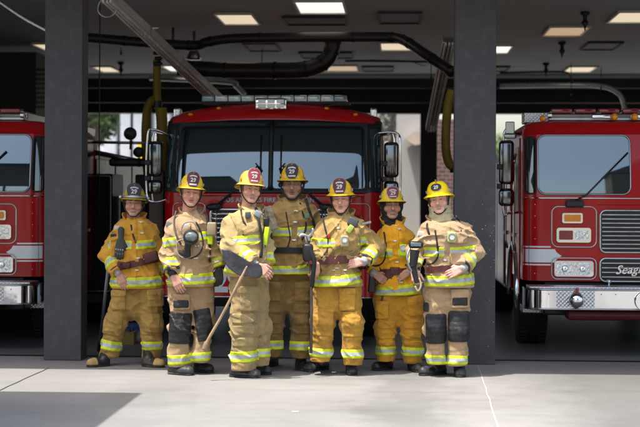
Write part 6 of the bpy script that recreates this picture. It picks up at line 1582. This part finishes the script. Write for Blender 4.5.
crew = [
 dict(key='a', foot=(130, 365), seed=1, label='leftmost firefighter, ochre coat, black and yellow helmet with goggles, smiling, feet apart',
  torso=[(288,111,163,.175,0),(268,113,160,.165,0),(246,111,158,.17,0),(231,110,159,.16,0),(222,116,153,.13,.01),(214,124,145,.09,.02)],
  arms=[dict(pts=[(114,231,0),(102,255,-.04),(117,271,-.15)], r=(.088,.078,.064), band=((111,264,-.1),9), hand=dict(f=(.4,-.15,-.85), n=(-.1,-1,.1), t=-1, curl=.35, knit=1, k=1.1)), dict(pts=[(156,231,0),(164,254,.03),(160,270,.09)], r=(.088,.078,.064), band=((161,266,.1),9))],
  bands=[(244,243,116,158,9,1),(281,280,110,163,10,1)], band=((.62,.72,.02),(.42,.45,.46)),
  jacket=('a',(.76,.385,.04),(.62,.30,.035),.3), pants=('a',(.52,.32,.085),(.38,.23,.06),.8), collar=(134.5,221,.085,20), wr=.018,
  legs=[dict(pts=[(124,294,0),(115,325,-.03),(108.5,352,-.03)], r=(.125,.118,.112), cuff=(109,357), band=(344,10,-.18)), dict(pts=[(150,294,0),(152,325,-.02),(151,354,0)], r=(.122,.116,.108), cuff=(151,359), band=(345,9,.0))],
  boots=[dict(heel=(110,365.6), toe=(87,367.4), ank=(108,352), cap=mat('toe_tan', (.42,.28,.10),.7,var=.3,bump=.3)), dict(heel=(142,366), toe=(164,367.8), ank=(149,354), cap=mat('toe_tan', (.42,.28,.10),.7,var=.3,bump=.3))],
  head=dict(c=(134,203.5), yaw=4, roll=3, smile=.9, skin=(.57,.30,.195), hair=(.03,.02,.015), stubble=.3, scale=1.05, wide=1.05),
  helmet=dict(mat='helmet_a', col=(.60,.42,.03), shield=(.015,.015,.02), rim=(.03,.03,.03), goggles=1, dirt=.9, size=(.062,.066)), extra=extra1),
 dict(key='b', foot=(190, 374), seed=2, label='second firefighter from the left, tan coat, black knee patches, mask hanging on his chest',
  torso=[(286,167,214,.175,0),(262,168,214,.165,0),(240,165,214,.175,0),(226,164,213,.165,0),(217,170,208,.135,.01),(208,181,200,.09,.02)],
  arms=[dict(pts=[(169,227,0),(163.5,252,-.05),(172,271,-.15)], r=(.092,.082,.068), band=((171,266,-.1),10), hand=dict(f=(.42,-.12,-.8), n=(-.15,-1,.15), t=-1, curl=.3, k=1.12, out=.04, knit=2)), dict(pts=[(210,227,0),(216,248,.02),(218,266,0)], r=(.088,.075,.062), band=((217.5,262,0),9), hand=dict(f=(0,-.1,-1), n=(.5,-1,0), t=1, curl=.5, glove=1))],
  bands=[(241,234,176,213,9,0),(278,277,166,214,11,1)],
  jacket=('b',(.50,.34,.19),(.43,.29,.16),.35), pants=('b',(.47,.315,.17),(.39,.26,.14),.35), collar=(191.5,216,.085,21,.1), wr=.022,
  legs=[dict(pts=[(180,292,0),(180.5,326,-.03),(178.5,357,0)], r=(.118,.112,.115), cuff=(178,366), band=(359,10,.05)), dict(pts=[(203,290,0),(204,322,0),(199,353,0)], r=(.11,.1,.1), cuff=(199,362), band=(356,9,.05))],
  boots=[dict(heel=(168,373.6), toe=(193,375.6), ank=(177,358)), dict(heel=(191,371), toe=(213,373), ank=(198,354))],
  head=dict(c=(191,193), yaw=10, roll=5, smile=.28, skin=(.68,.36,.26), hair=(.25,.2,.16), scale=1.08),
  helmet=dict(mat='helmet_b', col=YEL, shield=(.075,.012,.022), size=(.052,.062), dirt=.15), extra=extra2),
 dict(key='d', foot=(289, 371), seed=4, label='tall firefighter fourth from left, stern, standing behind the others in a dark tan coat',
  torso=[(273,264,314,.175,0),(250,266,314,.17,0),(230,262,318,.18,0),(213,262,320,.17,0),(204,270,313,.135,.01),(196,281,303,.10,.02)],
  arms=[dict(pts=[(268,213,0),(261,238,.03),(264,260,.03)], r=(.092,.082,.068)), dict(pts=[(316,213,0),(323,236,.05),(319,260,.05)], r=(.092,.082,.068))],
  bands=[(231,230,272,310,9,1),(270,268,263,315,10,1)],
  jacket=('d',(.44,.285,.10),(.35,.22,.08),.7), pants=('d',(.36,.225,.075),(.27,.165,.055),.95), collar=(292.5,205,.10,24), wr=.020,
  legs=[dict(pts=[(276,286,0),(273,320,-.02),(271.5,350,0)], r=(.122,.112,.105), cuff=(271,356), band=(344,9,0)), dict(pts=[(301,286,0),(301,320,-.02),(301.5,350,0)], r=(.12,.11,.104), cuff=(302,358), band=(345,9,0))],
  boots=[dict(heel=(277,365), toe=(260,367.5), ank=(272,350)), dict(heel=(297,369), toe=(314,372.3), ank=(302,351))],
  head=dict(c=(292.5,184.5), yaw=-2, pitch=2, smile=0, skin=(.37,.20,.13), hair=(.02,.015,.012), stubble=.35, moustache=.0, scale=1.12, wide=1.10, thick=1),
  helmet=dict(mat='helmet_d', col=(.74,.46,.02), shield=(.018,.012,.012), rim=(.25,.2,.1), size=(.052,.060), dirt=.35), extra=extra4),
 dict(key='f', foot=(391, 371), seed=6, label='broadly smiling firefighter second from right in bright orange coat with a black hood',
  torso=[(294,374,421,.17,0),(272,377,414,.155,0),(252,374,413,.17,0),(236,374,416,.165,0),(227,380,409,.13,.01),(218,384,401,.09,.02)],
  arms=[dict(pts=[(378,236,.02),(371,258,0),(374,271,-.13)], r=(.085,.076,.062), hand=dict(f=(.65,-.15,-.45), n=(-.1,-1,.3), t=-1, curl=.5, knit=1, k=1.05)), dict(pts=[(411,236,0),(417,257,.02),(410,270,-.13)], r=(.085,.076,.06), hand=dict(f=(-.75,-.15,-.35), n=(.1,-1,.3), t=1, curl=.5, knit=1, k=1.05))],
  bands=[(253,252,372,414,9,0),(291,287,373,420,11,1)],
  jacket=('f',(.86,.42,.02),(.78,.36,.015),.1), pants=('f',(.66,.33,.028),(.55,.27,.025),.3), collar=(392.5,224,.075,21), wr=.018,
  legs=[dict(pts=[(385,300,0),(385.5,328,-.02),(386,354,0)], r=(.115,.106,.098), cuff=(386,361), band=(350,9,0)), dict(pts=[(410,300,0),(411.5,328,-.02),(413,355,0)], r=(.118,.11,.103), cuff=(413,363), band=(351,9,-.05))],
  boots=[dict(heel=(391,368), toe=(374,371), ank=(386,354)), dict(heel=(411,369), toe=(422,373.5), ank=(413,355))],
  head=dict(c=(391.5,205.5), yaw=4, smile=1.0, skin=(.50,.26,.165), hair=(.02,.015,.012), stubble=.2, scale=1.06, wide=1.08, hood=(.02,.02,.021)),
  helmet=dict(mat='helmet_f', col=YEL, shield=(.16,.02,.04), rim=(.45,.36,.34), size=(.052,.050), dirt=.15), extra=extra6, noshirt=1),
 dict(key='c', foot=(250, 377), seed=3, label='smiling firefighter in light tan coat turned sideways with an axe under his arm',
  torso=[(276,225,268,.19,0),(252,225,268,.185,0),(236,225,268,.185,0),(222,228,268,.17,0),(212,235,264,.14,0),(203,242,260,.09,0)],
  arms=[dict(pts=[(232,223,-.06),(230.5,248,-.14),(253,263,-.25)], r=(.108,.104,.070), band=((249,256,-.2),11), hand=dict(f=(.75,-.1,-.55), n=(.1,-1,.25), t=-1, curl=.45, knit=1, k=1.12, out=.045)), dict(pts=[(264,222,.05),(271,244,.02),(268,262,-.05)], r=(.085,.075,.062), band=((268,258,-.05),9))],
  bands=[(240,238,240,266,9,0),(266,272,226,268,11,0)],
  jacket=('c',(.56,.41,.18),(.46,.335,.15),.45), pants=('c',(.47,.34,.155),(.37,.265,.12),.8), collar=(251,213,.085,22,.35), wr=.022,
  legs=[dict(pts=[(258,288,.07),(260,325,.07),(260,356,.07)], r=(.105,.10,.095), cuff=(260,366), band=(353,9,0)), dict(pts=[(245,288,-.02),(244,325,-.04),(243.5,360,-.03)], r=(.150,.138,.132), cuff=(243,369.5), band=(355.5,11,.05))],
  boots=[dict(heel=(249,373), toe=(271,375), ank=(260,358), y=.08), dict(heel=(229,376.3), toe=(260,378.3), ank=(242,360))],
  head=dict(c=(250.5,189.5), yaw=16, roll=5, smile=1.0, skin=(.66,.355,.25), hair=(.10,.06,.035), scale=1.06),
  helmet=dict(mat='helmet_c', col=(.72,.52,.10), shield=(.26,.03,.045), rim=(.4,.28,.2), size=(.052,.062), sidemark=1, dirt=.3), extra=extra3),
 dict(key='e', foot=(336, 375), seed=5, label='firefighter in the centre front with one hand on his hip and bright orange trousers',
  torso=[(286,313,363,.18,0),(262,318,358,.16,0),(242,314,366,.18,0),(228,315,369,.17,0),(219,322,362,.135,.01),(210,331,351,.09,.02)],
  arms=[dict(pts=[(319,229,0),(312,250,-.07),(317,262,-.20)], r=(.092,.08,.064), hand=dict(f=(-.25,-.1,-.8), n=(.6,-.9,.1), t=-1, curl=.75, k=1.0)), dict(pts=[(365,229,0),(380,247,.02),(365,260,-.14)], r=(.096,.088,.068), band=((370,256,-.1),11), hand=dict(f=(-.85,-.12,-.12), n=(.05,-1,.25), t=1, curl=.4, knit=1, k=1.08, out=.03))],
  bands=[(242,241,313,354,9,1),(280,276,313,363,11,2)],
  jacket=('e',(.52,.35,.12),(.42,.28,.095),.6), pants=('e',(.64,.34,.045),(.48,.25,.04),.75), collar=(341,218,.09,23), wr=.022,
  legs=[dict(pts=[(326,292,0),(323,322,-.03),(320,354,0)], r=(.122,.116,.106), cuff=(320,361), band=(352,9,-.05)), dict(pts=[(349,292,0),(351.5,322,-.03),(353,357,-.03)], r=(.118,.108,.10), cuff=(353,364), band=(353,9,0))],
  boots=[dict(heel=(329,369), toe=(301,371), ank=(322,354)), dict(heel=(351,371.5), toe=(352,376.5), ank=(353,357))],
  head=dict(c=(341,199), yaw=-6, pitch=3, roll=-2, smile=0, skin=(.70,.38,.28), hair=(.12,.08,.05), scale=1.07, wide=.97),
  helmet=dict(mat='helmet_e', col=(.76,.48,.02), shield=(.07,.015,.02), rim=(.3,.15,.08), size=(.054,.064), dirt=.25), extra=extra5),
 dict(key='g', foot=(446, 376.5), seed=7, label='rightmost firefighter, pale tan coat, tilted bright yellow helmet, tan hood, black knee patches',
  torso=[(287,425,474,.175,0),(265,424,471,.165,0),(245,419,472,.185,0),(231,417,474,.178,0),(222,424,466,.14,.01),(214,431,453,.10,.02)],
  arms=[dict(pts=[(422,231,0),(411,251,-.05),(414,267,-.17)], r=(.094,.084,.066), band=((414,263,-.15),8), hand=dict(f=(.15,-.15,-.8), n=(-.5,-1,.1), t=-1, curl=.7, k=1.05)), dict(pts=[(470,231,0),(478.5,253,-.02),(464,267,-.18)], r=(.096,.09,.066), band=((470,261,-.12),11), hand=dict(f=(-.8,-.1,-.3), n=(.05,-1,.25), t=1, curl=.4, knit=1, k=1.08, out=.03))],
  bands=[(251,250,420,471,10,1),(280,278,424,474,11,1)],
  jacket=('g',(.50,.345,.195),(.44,.30,.17),.25), pants=('g',(.48,.33,.18),(.42,.28,.155),.25), collar=(441,221,.06,25), wr=.020,
  legs=[dict(pts=[(436,294,0),(435,328,-.03),(437,357,0)], r=(.115,.105,.098), cuff=(437,364), band=(359,9.5,0)), dict(pts=[(459,294,0),(458,328,-.03),(457,358,-.02)], r=(.118,.108,.108), cuff=(457,365), band=(359,9.5,0))],
  boots=[dict(heel=(446,373.5), toe=(418,376), ank=(439,358)), dict(heel=(459,373.5), toe=(461,378.3), ank=(458,358))],
  head=dict(c=(439,200), yaw=-12, roll=-7, smile=.85, skin=(.72,.40,.30), hair=(.2,.13,.07), scale=1.06, hood=(.42,.36,.22), hoodr=.105, lowhood=1),
  helmet=dict(mat='helmet_g', col=(.82,.62,.01), shield=(.012,.012,.014), rim=(.02,.02,.02), shape='oval', size=(.045,.032), marks=0, dirt=.0, lighttrim=1), extra=extra7, noshirt=1),
]


for c in crew:

    person(c)
# ================================================================== LIGHT
W = bpy.data.worlds.new('World'); sc.world = W; W.use_nodes = True; N, Lk = W.node_tree.nodes, W.node_tree.links
sky = N.new('ShaderNodeTexSky'); sky.sky_type = 'NISHITA'; sky.sun_disc = False
S = Vector((-.25, -.24, 1.0)).normalized()      # towards the sun: almost overhead, a little behind the station
elev = math.asin(S.z); az = math.atan2(S.x, S.y)
sky.sun_elevation = elev; sky.sun_rotation = az; sky.dust_density = 3.5; sky.air_density = 1.0
bg = N['Background']; bg.inputs['Strength'].default_value = .15; tn = N.new('ShaderNodeVectorMath'); tn.operation = 'MULTIPLY'; tn.inputs[1].default_value = (1.03, .985, .91); Lk.new(sky.outputs[0], tn.inputs[0]); Lk.new(tn.outputs[0], bg.inputs['Color'])
sl = bpy.data.lights.new('sun', 'SUN'); sl.energy = 2.4; sl.angle = R(.6); sl.color = (1, .96, .9)
so = bpy.data.objects.new('sun', sl); COL.objects.link(so); so.rotation_euler = S.to_track_quat('Z', 'Y').to_euler(); so.location = (0, 0, 30)
vs = sc.view_settings; vs.view_transform = 'Standard'; vs.look = 'None'; vs.exposure = 1.42; vs.gamma = 1; vs.use_curve_mapping = False
sc.cycles.max_bounces = 8; sc.cycles.diffuse_bounces = 5; sc.cycles.glossy_bounces = 4; sc.cycles.caustics_reflective = False; sc.cycles.caustics_refractive = False
sc.cycles.use_denoising = True; sc.cycles.sample_clamp_indirect = 6
